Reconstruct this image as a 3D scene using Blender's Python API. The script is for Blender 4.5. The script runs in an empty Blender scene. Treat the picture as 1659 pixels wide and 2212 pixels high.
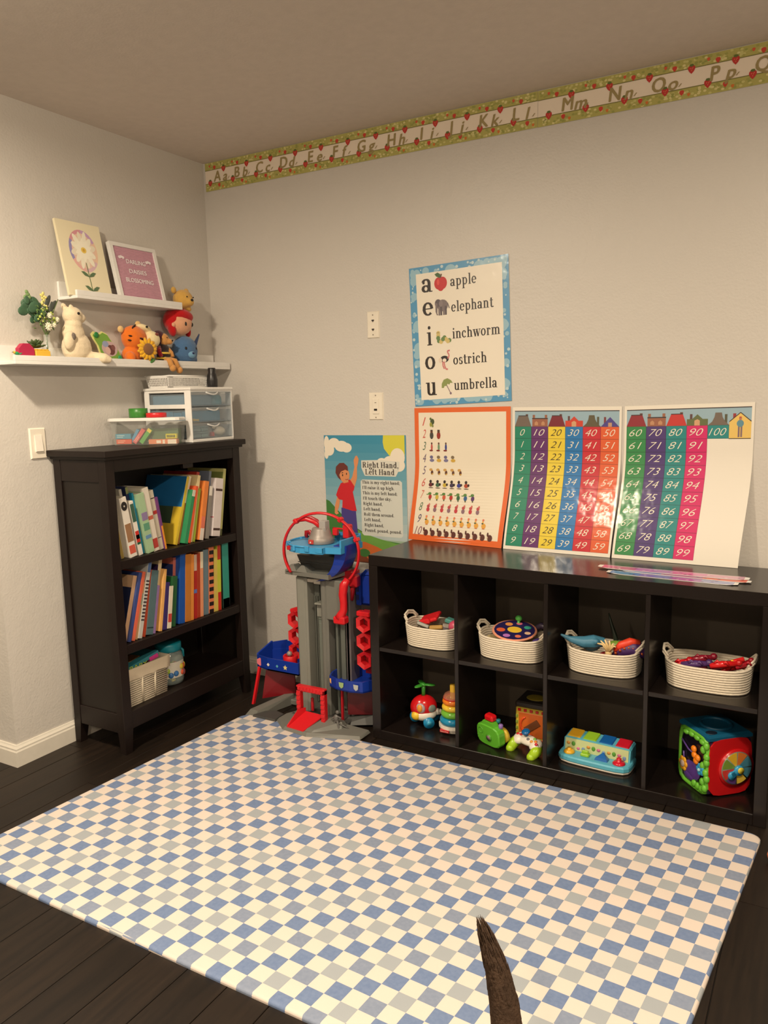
import bpy, bmesh, math, random
from mathutils import Matrix, Vector, Euler
random.seed(7)
C = bpy.context.scene.collection
PI = math.pi
sin, cos, rad = math.sin, math.cos, math.radians

# ------------------------------------------------------------------ camera, lights, exposure
def setup():
    sc = bpy.context.scene
    f, px, py, pz, yaw, pitch, roll = 1704.35, 2.7034, -3.0335, 1.3939, -0.5230, -0.1463, -0.0233
    F = Vector((cos(pitch)*sin(yaw), cos(pitch)*cos(yaw), sin(pitch)))
    R = F.cross(Vector((0, 0, 1))).normalized(); U = R.cross(F)
    R2 = R*cos(roll)+U*sin(roll); U2 = -R*sin(roll)+U*cos(roll)
    cam = bpy.data.cameras.new('camera'); co = bpy.data.objects.new('camera', cam); C.objects.link(co)
    M = Matrix((R2, U2, -F)).transposed().to_4x4(); M.translation = Vector((px, py, pz))
    co.matrix_world = M
    cam.sensor_fit = 'VERTICAL'; cam.sensor_height = 36; cam.lens = f/2212*36
    cam.clip_start = 0.02
    sc.camera = co
    w = bpy.data.worlds.new('world'); sc.world = w; w.use_nodes = True
    w.node_tree.nodes['Background'].inputs[0].default_value = (0.02, 0.018, 0.015, 1)
    w.node_tree.nodes['Background'].inputs[1].default_value = 1
    for i, (x, y, p) in enumerate(LIGHTS):
        l = bpy.data.lights.new('ceiling_lamp_light', 'AREA'); l.shape = 'DISK'; l.size = 0.13
        l.energy = p; l.color = LCOL; l.spread = rad(175)
        o = bpy.data.objects.new('ceiling_lamp_light', l); C.objects.link(o)
        o.location = (x, y, CEIL-0.02)
        l = bpy.data.lights.new('ceiling_fill_light', 'POINT'); l.energy = p*.28; l.color = LCOL; l.shadow_soft_size = .07  # added fill below each lamp, lifts the ceiling and upper walls
        o = bpy.data.objects.new('ceiling_fill_light', l); C.objects.link(o); o.location = (x, y, CEIL-.10)
    sc.view_settings.view_transform = 'Standard'; sc.view_settings.look = 'None'
    sc.view_settings.gamma = 1; sc.view_settings.use_curve_mapping = False
    sc.view_settings.exposure = EXPOSURE
CEIL = 2.509
EXPOSURE = 0.0
LCOL = (1.0, 0.845, 0.64)
LIGHTS = [(0.80, -2.15, 53), (2.9, -2.05, 45), (0.8, -4.3, 32), (2.9, -4.3, 32)]
setup()

# ------------------------------------------------------------------ materials
def lin(c):
    r = []
    for v in c[:3]:
        v = v/255
        r.append(v/12.92 if v <= .04045 else ((v+.055)/1.055)**2.4)
    return (r[0], r[1], r[2], 1)
_m = {}
def mat(name, col, rough=.5, bump=0, bscale=200, var=0, metal=0, spec=.5, coat=0, alpha=1, trans=0, vscale=30, sheen=0):
    if name in _m: return _m[name]
    m = bpy.data.materials.new(name); m.use_nodes = True; nt = m.node_tree
    b = nt.nodes['Principled BSDF']
    b.inputs['Base Color'].default_value = lin(col); b.inputs['Roughness'].default_value = rough
    b.inputs['Metallic'].default_value = metal; b.inputs['Specular IOR Level'].default_value = spec
    b.inputs['Coat Weight'].default_value = coat; b.inputs['Alpha'].default_value = alpha
    b.inputs['Transmission Weight'].default_value = trans
    if sheen: b.inputs['Sheen Weight'].default_value = sheen
    tc = nt.nodes.new('ShaderNodeTexCoord')
    n = nt.nodes.new('ShaderNodeTexNoise'); n.inputs['Scale'].default_value = vscale
    nt.links.new(tc.outputs['Object'], n.inputs['Vector'])
    mx = nt.nodes.new('ShaderNodeMix'); mx.data_type = 'RGBA'
    c = lin(col); v = var or .06
    mx.inputs['A'].default_value = (c[0]*(1-v), c[1]*(1-v), c[2]*(1-v), 1)
    mx.inputs['B'].default_value = (min(1, c[0]*(1+v)), min(1, c[1]*(1+v)), min(1, c[2]*(1+v)), 1)
    nt.links.new(n.outputs['Fac'], mx.inputs['Factor']); nt.links.new(mx.outputs['Result'], b.inputs['Base Color'])
    if bump:
        n2 = nt.nodes.new('ShaderNodeTexNoise'); n2.inputs['Scale'].default_value = bscale
        n2.inputs['Detail'].default_value = 3
        nt.links.new(tc.outputs['Object'], n2.inputs['Vector'])
        bp = nt.nodes.new('ShaderNodeBump'); bp.inputs['Strength'].default_value = bump; bp.inputs['Distance'].default_value = .002
        nt.links.new(n2.outputs['Fac'], bp.inputs['Height']); nt.links.new(bp.outputs['Normal'], b.inputs['Normal'])
    _m[name] = m; return m
def P(col, rough=.35):          # plastic of a colour
    return mat('plastic_%02x%02x%02x_%d' % (*col, rough*100), col, rough, spec=.5, var=.03)
def FB(col):                    # plush fabric of a colour
    return mat('plush_%02x%02x%02x' % col, col, .95, bump=.9, bscale=450, var=.1, vscale=60, spec=.1, sheen=.3)
def PAPER(col): return mat('paper_%02x%02x%02x' % col, col, .45, var=.07, vscale=25)

def art_mat(name, rough, coat):
    m = bpy.data.materials.new(name); m.use_nodes = True; nt = m.node_tree; b = nt.nodes['Principled BSDF']
    a = nt.nodes.new('ShaderNodeAttribute'); a.attribute_name = 'print'
    nt.links.new(a.outputs['Color'], b.inputs['Base Color'])
    b.inputs['Roughness'].default_value = rough; b.inputs['Coat Weight'].default_value = coat; b.inputs['Coat Roughness'].default_value = .12
    tc = nt.nodes.new('ShaderNodeTexCoord'); n = nt.nodes.new('ShaderNodeTexNoise'); n.inputs['Scale'].default_value = 14
    bp = nt.nodes.new('ShaderNodeBump'); bp.inputs['Strength'].default_value = .25; bp.inputs['Distance'].default_value = .01
    nt.links.new(tc.outputs['Object'], n.inputs['Vector']); nt.links.new(n.outputs['Fac'], bp.inputs['Height'])
    nt.links.new(bp.outputs['Normal'], b.inputs['Coat Normal'])
    return m
M_LAM = art_mat('laminated_print', .4, .6)
M_MATTE = art_mat('matte_print', .7, 0)

def wall_mat():
    m = bpy.data.materials.new('wall_paint'); m.use_nodes = True; nt = m.node_tree; b = nt.nodes['Principled BSDF']
    b.inputs['Base Color'].default_value = lin((208, 203, 196)); b.inputs['Roughness'].default_value = .42
    b.inputs['Specular IOR Level'].default_value = .4
    tc = nt.nodes.new('ShaderNodeTexCoord')
    n = nt.nodes.new('ShaderNodeTexNoise'); n.inputs['Scale'].default_value = 110; n.inputs['Detail'].default_value = 3
    n2 = nt.nodes.new('ShaderNodeTexNoise'); n2.inputs['Scale'].default_value = 14
    ad = nt.nodes.new('ShaderNodeMath'); ad.operation = 'MULTIPLY_ADD'; ad.inputs[1].default_value = 1.6
    bp = nt.nodes.new('ShaderNodeBump'); bp.inputs['Strength'].default_value = .35; bp.inputs['Distance'].default_value = .003
    for q in (n, n2): nt.links.new(tc.outputs['Object'], q.inputs['Vector'])
    nt.links.new(n2.outputs['Fac'], ad.inputs[0]); nt.links.new(n.outputs['Fac'], ad.inputs[2])
    nt.links.new(ad.outputs[0], bp.inputs['Height']); nt.links.new(bp.outputs['Normal'], b.inputs['Normal'])
    return m
M_WALL = wall_mat()
M_CEIL = mat('ceiling_paint', (216, 205, 194), .9, bump=.3, bscale=120)
M_TRIM = mat('trim_paint', (226, 220, 208), .35)
M_WHITE = mat('white_laminate', (232, 230, 226), .4)
M_ESP = mat('espresso_wood', (26, 17, 14), .45, bump=.15, bscale=90, var=.25, vscale=12, spec=.35)
M_ESPI = mat('espresso_side', (29, 23, 19), .45, var=.1, vscale=12, spec=.35)
M_BB = mat('black_brown_veneer', (26, 20, 18), .24, bump=.04, bscale=300, var=.1, vscale=20, spec=.5)

def floor_mat():
    m = bpy.data.materials.new('dark_plank_wood'); m.use_nodes = True; nt = m.node_tree; b = nt.nodes['Principled BSDF']
    tc = nt.nodes.new('ShaderNodeTexCoord'); mp = nt.nodes.new('ShaderNodeMapping'); mp.inputs['Scale'].default_value = (30, 2.2, 10)
    n = nt.nodes.new('ShaderNodeTexNoise'); n.inputs['Scale'].default_value = 2; n.inputs['Detail'].default_value = 6
    oi = nt.nodes.new('ShaderNodeObjectInfo'); ad = nt.nodes.new('ShaderNodeVectorMath'); ad.operation = 'ADD'
    cr = nt.nodes.new('ShaderNodeValToRGB')
    cr.color_ramp.elements[0].color = lin((20, 14, 10)); cr.color_ramp.elements[1].color = lin((37, 27, 19))
    cr.color_ramp.elements[0].position = .3; cr.color_ramp.elements[1].position = .75
    hs = nt.nodes.new('ShaderNodeHueSaturation'); mr = nt.nodes.new('ShaderNodeMapRange')
    mr.inputs['To Min'].default_value = .8; mr.inputs['To Max'].default_value = 1.25
    nt.links.new(tc.outputs['Object'], ad.inputs[0]); nt.links.new(oi.outputs['Random'], ad.inputs[1])
    nt.links.new(ad.outputs[0], mp.inputs['Vector']); nt.links.new(mp.outputs[0], n.inputs['Vector'])
    nt.links.new(n.outputs['Fac'], cr.inputs['Fac']); nt.links.new(cr.outputs['Color'], hs.inputs['Color'])
    nt.links.new(oi.outputs['Random'], mr.inputs['Value']); nt.links.new(mr.outputs[0], hs.inputs['Value'])
    nt.links.new(hs.outputs['Color'], b.inputs['Base Color']); b.inputs['Roughness'].default_value = .45; b.inputs['Specular IOR Level'].default_value = .4
    bp = nt.nodes.new('ShaderNodeBump'); bp.inputs['Strength'].default_value = .2; bp.inputs['Distance'].default_value = .001
    nt.links.new(n.outputs['Fac'], bp.inputs['Height']); nt.links.new(bp.outputs['Normal'], b.inputs['Normal'])
    return m
M_FLOOR = floor_mat()

# ------------------------------------------------------------------ mesh builder
class MB:
    def __init__(s): s.v = []; s.f = []; s.m = []; s.mi = 0; s.X = Matrix.Identity(4); s.sm = []; s.smooth = False
    def add(s, vs, fs):
        b = len(s.v); s.v += [s.X @ Vector(p) for p in vs]
        for f in fs: s.f.append([b+i for i in f]); s.m.append(s.mi); s.sm.append(s.smooth)
        return s
    def box(s, x0, x1, y0, y1, z0, z1, R=None):
        c = Vector(((x0+x1)/2, (y0+y1)/2, (z0+z1)/2))
        vs = [Vector((x, y, z)) for x in (x0, x1) for y in (y0, y1) for z in (z0, z1)]
        if R: vs = [c + R @ (p-c) for p in vs]
        return s.add(vs, [(0, 1, 3, 2), (4, 6, 7, 5), (0, 4, 5, 1), (2, 3, 7, 6), (0, 2, 6, 4), (1, 5, 7, 3)])
    def cbox(s, x0, x1, y0, y1, z0, z1, e=.003, R=None):
        c = Vector(((x0+x1)/2, (y0+y1)/2, (z0+z1)/2)); h = Vector((abs(x1-x0)/2, abs(y1-y0)/2, abs(z1-z0)/2))
        e = min(e, h.x*.9, h.y*.9, h.z*.9)
        ps = []
        for a in (-1, 1):
            for b in (-1, 1):
                for d in (-1, 1):
                    for k in range(3):
                        q = [h.x-e, h.y-e, h.z-e]; q[k] = h[k]
                        ps.append(Vector((a*q[0], b*q[1], d*q[2])))
        return s.hull([c + (R @ p if R else p) for p in ps])
    def hull(s, pts):
        bm = bmesh.new(); [bm.verts.new(p) for p in pts]
        bmesh.ops.convex_hull(bm, input=bm.verts[:])
        bmesh.ops.dissolve_limit(bm, angle_limit=.02, verts=bm.verts[:], edges=bm.edges[:])
        bm.verts.index_update()
        s.add([v.co.copy() for v in bm.verts], [[v.index for v in f.verts] for f in bm.faces]); bm.free(); return s
    def lathe(s, prof, c=(0, 0, 0), n=24, R=None, sx=1, sy=1):
        c = Vector(c); vs = []
        for r, z in prof:
            for i in range(n):
                a = 2*PI*i/n; p = Vector((r*cos(a)*sx, r*sin(a)*sy, z)); vs.append(c + (R @ p if R else p))
        fs = [(j*n+i, j*n+(i+1) % n, (j+1)*n+(i+1) % n, (j+1)*n+i) for j in range(len(prof)-1) for i in range(n)]
        fs += [list(range(n))[::-1], [(len(prof)-1)*n+i for i in range(n)]]
        sm = s.smooth; s.smooth = True; s.add(vs, fs); s.smooth = sm; return s
    def cyl(s, p0, p1, r0, r1=None, n=14):
        p0 = Vector(p0); p1 = Vector(p1); r1 = r0 if r1 is None else r1; d = p1-p0
        R = d.to_track_quat('Z', 'Y').to_matrix()
        return s.lathe([(r0, 0), (r1, d.length)], p0, n, R)
    def ell(s, c, r, R=None, n=16):
        if not hasattr(r, '__len__'): r = (r, r, r)
        c = Vector(c); vs = []; m = max(6, n//2)
        for j in range(1, m):
            t = PI*j/m
            for i in range(n):
                a = 2*PI*i/n; p = Vector((r[0]*sin(t)*cos(a), r[1]*sin(t)*sin(a), -r[2]*cos(t))); vs.append(c + (R @ p if R else p))
        for z in (-1, 1):
            p = Vector((0, 0, z*r[2])); vs.append(c + (R @ p if R else p))
        k = (m-1)*n
        fs = [(j*n+i, j*n+(i+1) % n, (j+1)*n+(i+1) % n, (j+1)*n+i) for j in range(m-2) for i in range(n)]
        fs += [((i+1) % n, i, k) for i in range(n)] + [((m-2)*n+i, (m-2)*n+(i+1) % n, k+1) for i in range(n)]
        sm = s.smooth; s.smooth = True; s.add(vs, fs); s.smooth = sm; return s
    def tube(s, pts, r, n=8, closed=False, flat=None):
        pts = [Vector(p) for p in pts]; N = len(pts); rs = r if hasattr(r, '__len__') else [r]*N; vs = []; up = Vector((0, 0, 1))
        prev = None
        for i, p in enumerate(pts):
            a = pts[(i-1) % N] if (closed or i > 0) else p; b = pts[(i+1) % N] if (closed or i < N-1) else p
            t = (b-a).normalized()
            u = t.cross(up) if prev is None else prev - t*prev.dot(t)
            if u.length < 1e-4: u = t.cross(Vector((1, 0, 0)))
            u.normalize(); prev = u; w = t.cross(u)
            for k in range(n):
                g = 2*PI*k/n; vs.append(p + u*cos(g)*rs[i]*(flat[0] if flat else 1) + w*sin(g)*rs[i]*(flat[1] if flat else 1))
        L = N if closed else N-1
        fs = [(j*n+i, j*n+(i+1) % n, ((j+1) % N)*n+(i+1) % n, ((j+1) % N)*n+i) for j in range(L) for i in range(n)]
        if not closed: fs += [list(range(n))[::-1], [(N-1)*n+i for i in range(n)]]
        sm = s.smooth; s.smooth = True; s.add(vs, fs); s.smooth = sm; return s
    def prism(s, poly, o, ux, uy, th):      # polygon in the plane (ux, uy) at o, thickened along ux x uy
        o = Vector(o); ux = Vector(ux); uy = Vector(uy); nz = ux.cross(uy).normalized()*th; n = len(poly)
        a = [o+ux*x+uy*y for x, y in poly]
        return s.add(a + [p+nz for p in a], [list(range(n))[::-1], list(range(n, 2*n))] + [(i, (i+1) % n, n+(i+1) % n, n+i) for i in range(n)])
    def sheet(s, poly, o, ux, uy):
        o = Vector(o); ux = Vector(ux); uy = Vector(uy)
        return s.add([o+ux*x+uy*y for x, y in poly], [list(range(len(poly)))])
    def build(s, name, mats, parent=None, remesh=0):
        me = bpy.data.meshes.new(name)
        off = parent_loc(parent)
        me.from_pydata([p-off for p in s.v], [], s.f)
        mats = mats if isinstance(mats, (list, tuple)) else [mats]
        for m in mats: me.materials.append(m)
        me.polygons.foreach_set('material_index', s.m); me.polygons.foreach_set('use_smooth', s.sm)
        me.update()
        o = bpy.data.objects.new(name, me); C.objects.link(o)
        if parent: o.parent = parent
        if remesh:
            r = o.modifiers.new('merge', 'REMESH'); r.mode = 'VOXEL'; r.voxel_size = remesh; r.use_smooth_shade = True
            k = o.modifiers.new('soften', 'SMOOTH'); k.factor = .5; k.iterations = 4
        return o
_loc = {}
def parent_loc(p):
    v = Vector((0, 0, 0))
    while p is not None: v += Vector(p.location); p = p.parent
    return v
def tag(o, label, cat, group=None):
    o['label'] = label; o['category'] = cat
    if group: o['group'] = group
    return o
def thing(name, label, cat, loc=(0, 0, 0), group=None):
    o = bpy.data.objects.new(name, None); C.objects.link(o); o.location = loc; o.empty_display_size = .05
    return tag(o, label, cat, group)
def struct(o): o['kind'] = 'structure'; return o
def rot(ax, deg): return Matrix.Rotation(rad(deg), 3, ax)

# ------------------------------------------------------------------ flat print helpers
_txt = {}
def text_mesh(s, shear=0, bold=0):
    k = (s, shear, bold)
    if k in _txt: return _txt[k]
    cu = bpy.data.curves.new('t', 'FONT'); cu.body = s; cu.size = 1; cu.shear = shear; cu.offset = bold; cu.resolution_u = 3
    o = bpy.data.objects.new('t', cu); C.objects.link(o)
    me = o.to_mesh(); vs = [(v.co.x, v.co.y) for v in me.vertices]; fs = [list(p.vertices) for p in me.polygons]
    o.to_mesh_clear(); bpy.data.objects.remove(o); bpy.data.curves.remove(cu)
    x0 = min(v[0] for v in vs); x1 = max(v[0] for v in vs)
    _txt[k] = ([(x-x0, y) for x, y in vs], fs, x1-x0); return _txt[k]
class Art:
    """flat print: coloured faces in poster units, mapped onto a sheet by fn(u, v, lift)"""
    def __init__(s, fn): s.fn = fn; s.v = []; s.f = []; s.c = []; s.L = 1; s.k = 0
    def lift(s): s.k += 1; return s.L*.00018+(s.k % 59)*2.6e-6
    def face(s, pts, col):
        b = len(s.v); h = s.lift(); s.v += [s.fn(x, y, h) for x, y in pts]; s.f.append(list(range(b, b+len(pts)))); s.c.append(col)
    def rect(s, x0, y0, x1, y1, col, n=1):
        ys = [y0]+([k/48 for k in range(49) if y0+1e-4 < k/48 < y1-1e-4] if n > 1 else [])+[y1]; k0 = s.k
        for a, b in zip(ys, ys[1:]): s.k = k0; s.face([(x0, a), (x1, a), (x1, b), (x0, b)], col)
    def ell(s, cx, cy, rx, ry, col, n=16, rot=0):
        s.face([(cx+rx*cos(2*PI*i/n)*cos(rot)-ry*sin(2*PI*i/n)*sin(rot), cy+rx*cos(2*PI*i/n)*sin(rot)+ry*sin(2*PI*i/n)*cos(rot)) for i in range(n)], col)
    def line(s, pts, w, col):
        for (x0, y0), (x1, y1) in zip(pts, pts[1:]):
            d = math.hypot(x1-x0, y1-y0) or 1; nx, ny = -(y1-y0)/d*w/2, (x1-x0)/d*w/2
            s.face([(x0+nx, y0+ny), (x0-nx, y0-ny), (x1-nx, y1-ny), (x1+nx, y1+ny)], col)
    def text(s, t, x, y, size, col, shear=0, bold=0, align='c', width=None):
        vs, fs, w = text_mesh(t, shear, bold); sx = size if width is None else width/w
        ox = x-(w*sx/2 if align == 'c' else 0); b = len(s.v)
        h = s.lift(); s.v += [s.fn(ox+a*sx, y+q*size, h) for a, q in vs]
        for f in fs: s.f.append([b+i for i in f]); s.c.append(col)
    def serif(s, t, x, y, size, col, width=None):
        gs, w = serif_layout(t); sx = size if width is None else width/w
        for poly in gs: s.face([(x+a*sx, y+b*size) for a, b in poly], col)
    def build(s, name, m, parent):
        me = bpy.data.meshes.new(name); off = parent_loc(parent)
        me.from_pydata([Vector(p)-off for p in s.v], [], s.f); me.materials.append(m)
        at = me.attributes.new('print', 'FLOAT_COLOR', 'CORNER'); data = []
        cache = {}
        for f, c in zip(s.f, s.c):
            l = cache.setdefault(c, lin(c))
            for _ in f: data += l
        # from_pydata keeps the face order
        at.data.foreach_set('color', data); me.update()
        o = bpy.data.objects.new(name, me); C.objects.link(o); o.parent = parent; return o
# a small slab-serif alphabet, x-height 1
ST, TH = .25, .10
def serif_layout(t):
    out = []; x = 0
    for ch in t:
        if ch == ' ': x += .5; continue
        g, w = serif_glyph(ch)
        out += [[(a+x, b) for a, b in p] for p in g]; x += w
    return out, x
def serif_glyph(ch):
    g = []
    def R(x0, y0, x1, y1): g.append([(x0, y0), (x1, y0), (x1, y1), (x0, y1)])
    def V(x, y0, y1): R(x-ST/2, y0, x+ST/2, y1)
    def S(x, y, l=.24, r=.24): R(x-l, y, x+r, y+.08)
    def A(cx, cy, rx, ry, a0, a1, n=12):
        ps = []
        for i in range(n+1):
            a = rad(a0+(a1-a0)*i/n); w = (TH+(ST-TH)*abs(cos(a)))/2
            ps.append(((cx+(rx+w)*cos(a), cy+(ry+w)*sin(a)), (cx+(rx-w)*cos(a), cy+(ry-w)*sin(a))))
        for p, q in zip(ps, ps[1:]): g.append([p[0], q[0], q[1], p[1]])
    def D(x, y, r=.13): g.append([(x+r*cos(k*PI/4), y+r*sin(k*PI/4)) for k in range(8)])
    def Ln(x0, y0, x1, y1, w):
        d = math.hypot(x1-x0, y1-y0); nx, ny = -(y1-y0)/d*w/2, (x1-x0)/d*w/2
        g.append([(x0+nx, y0+ny), (x0-nx, y0-ny), (x1-nx, y1-ny), (x1+nx, y1+ny)])
    w = 1.05
    if ch == 'a': V(.66, .05, .68); A(.4, .68, .26, .27, 0, 165); D(.2, .72, .11); A(.38, .27, .25, .22, 0, 360); S(.76, 0, .12, .16); w = 1.0
    elif ch == 'e': A(.45, .5, .31, .45, 0, 318); R(.2, .47, .78, .55); w = .95
    elif ch == 'o': A(.47, .5, .32, .45, 0, 360); w = 1.0
    elif ch == 'i': V(.3, 0, 1); S(.3, 0); S(.3, .92, .24, .05); D(.3, 1.34, .14); w = .62
    elif ch == 'u': V(.26, .25, 1); A(.5, .27, .24, .22, 180, 350); V(.78, 0, 1); S(.26, .92, .24, .05); S(.78, .92, .22, .05); S(.78, 0, .05, .26); w = 1.12
    elif ch == 'p': V(.28, -.5, 1); A(.56, .5, .3, .45, 0, 360); S(.28, -.5); S(.28, .92, .24, .05); w = 1.1
    elif ch == 'l': V(.3, 0, 1.5); S(.3, 0); S(.3, 1.42, .24, .05); w = .62
    elif ch == 'h': V(.28, 0, 1.5); A(.54, .66, .26, .29, 0, 150); V(.8, 0, .68); S(.28, 0); S(.8, 0); S(.28, 1.42, .24, .05); w = 1.14
    elif ch in 'nr':
        V(.28, 0, 1); S(.28, 0); S(.28, .92, .24, .05)
        if ch == 'n': A(.54, .66, .26, .29, 0, 150); V(.8, 0, .68); S(.8, 0); w = 1.14
        else: A(.5, .66, .2, .29, 70, 150); D(.64, .84, .12); w = .85
    elif ch == 'm':
        V(.28, 0, 1); S(.28, 0); S(.28, .92, .24, .05)
        for k in (.54, 1.06): A(k, .66, .26, .29, 0, 150); V(k+.26, 0, .68); S(k+.26, 0)
        w = 1.66
    elif ch == 't': V(.32, .2, 1.3); R(.06, .92, .64, 1); A(.5, .24, .18, .2, 180, 330); w = .74
    elif ch == 'c': A(.46, .5, .32, .45, 50, 318); D(.66, .76, .12); w = .92
    elif ch == 's': A(.4, .73, .2, .22, 40, 250); A(.4, .27, .22, .22, 90, -150); R(.12, .05, .2, .38); R(.58, .62, .65, .95); w = .82
    elif ch == 'w': Ln(.16, 1, .42, 0, ST); Ln(.42, 0, .68, 1, TH); Ln(.66, 1, .92, 0, ST); Ln(.92, 0, 1.2, 1, TH); S(.18, .92); S(.68, .92, .2, .2); S(1.2, .92, .18, .18); w = 1.36
    elif ch == 'y': Ln(.16, 1, .52, 0, ST); Ln(.86, 1, .36, -.42, TH); D(.24, -.4, .12); S(.2, .92); S(.86, .92, .2, .2); w = 1.05
    elif ch == 'k': V(.28, 0, 1.5); Ln(.36, .42, .8, .96, TH); Ln(.5, .6, .86, 0, ST); S(.28, 0); S(.86, 0); S(.8, .92); w = 1.12
    elif ch == 'b': V(.28, 0, 1.5); A(.56, .5, .3, .45, 0, 360); S(.28, 1.42, .24, .05); w = 1.1
    elif ch == 'd': V(.78, 0, 1.5); A(.5, .5, .3, .45, 0, 360); S(.78, 1.42, .24, .05); S(.84, 0, .05, .22); w = 1.12
    elif ch == 'g': A(.42, .66, .24, .29, 0, 360); A(.46, -.22, .34, .22, 0, 360); R(.16, .1, .24, .4); Ln(.6, .9, .86, 1, .12); w = 1.0
    elif ch == 'f': V(.32, 0, 1.25); A(.54, 1.2, .22, .26, 60, 180); R(.06, .92, .62, 1); S(.32, 0); w = .72
    elif ch == 'R': V(.34, 0, 1.4); S(.34, 0); R(.1, 1.32, .7, 1.4); A(.68, 1.04, .26, .32, -90, 90); R(.34, .66, .7, .74); Ln(.7, .7, 1.0, .04, ST); S(1.08, 0, .14, .2); w = 1.36
    elif ch == 'H': V(.32, 0, 1.4); V(1.08, 0, 1.4); R(.32, .66, 1.08, .75); [S(a, b) for a in (.32, 1.08) for b in (0, 1.32)]; w = 1.45
    elif ch == 'L': V(.34, 0, 1.4); S(.34, 0); S(.34, 1.32); R(.34, 0, 1.06, .08); R(.98, 0, 1.06, .42); w = 1.2
    elif ch == 'T': V(.62, 0, 1.4); S(.62, 0); R(.08, 1.32, 1.16, 1.4); R(.08, 1, .16, 1.4); R(1.08, 1, 1.16, 1.4); w = 1.28
    elif ch == 'I': V(.34, 0, 1.4); S(.34, 0); S(.34, 1.32); w = .7
    elif ch == 'P': V(.34, 0, 1.4); S(.34, 0); R(.1, 1.32, .7, 1.4); A(.68, 1.02, .26, .34, -90, 90); R(.34, .62, .7, .7); w = 1.2
    elif ch == '.': D(.2, .12, .13); w = .42
    elif ch == ',': D(.2, .12, .13); Ln(.28, .1, .16, -.25, .1); w = .42
    elif ch == ';': D(.2, .12, .13); Ln(.28, .1, .16, -.25, .1); D(.2, .8, .13); w = .42
    elif ch == "'": Ln(.2, 1.45, .16, 1.1, .13); w = .34
    return g, w
def quad_fn(TL, TR, BL, BR, curve=None, t=.0012, uy=None):
    """poster on the back wall: corners are (x, z); curve(u, v) gives how far it stands off the wall"""
    def fn(u, v, lift=0):
        x = (1-v)*((1-u)*BL[0]+u*BR[0])+v*((1-u)*TL[0]+u*TR[0]); z = (1-v)*((1-u)*BL[1]+u*BR[1])+v*((1-u)*TL[1]+u*TR[1])
        y = curve(u, v) if curve else 0
        return Vector((x, -.002-t-y-lift, z))
    return fn
def sheet_obj(fn, name, m, parent, nu=6, nv=16, th=.0012):
    b = MB(); vs = []
    for k in (0, 1):
        for j in range(nv+1):
            for i in range(nu+1): vs.append(fn(i/nu, j/nv, -th*k))
    W = nu+1; H = W*(nv+1); fs = []
    for j in range(nv):
        for i in range(nu):
            a = j*W+i; fs.append((a, a+1, a+1+W, a+W)); fs.append((H+a, H+a+W, H+a+1+W, H+a+1))
    for i in range(nu): fs += [(i, H+i, H+i+1, i+1), (nv*W+i, nv*W+i+1, H+nv*W+i+1, H+nv*W+i)]
    for j in range(nv): fs += [(j*W, (j+1)*W, H+(j+1)*W, H+j*W), (j*W+nu, H+j*W+nu, H+(j+1)*W+nu, (j+1)*W+nu)]
    b.smooth = True; b.add(vs, fs); return b.build(name, m, parent)

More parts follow.
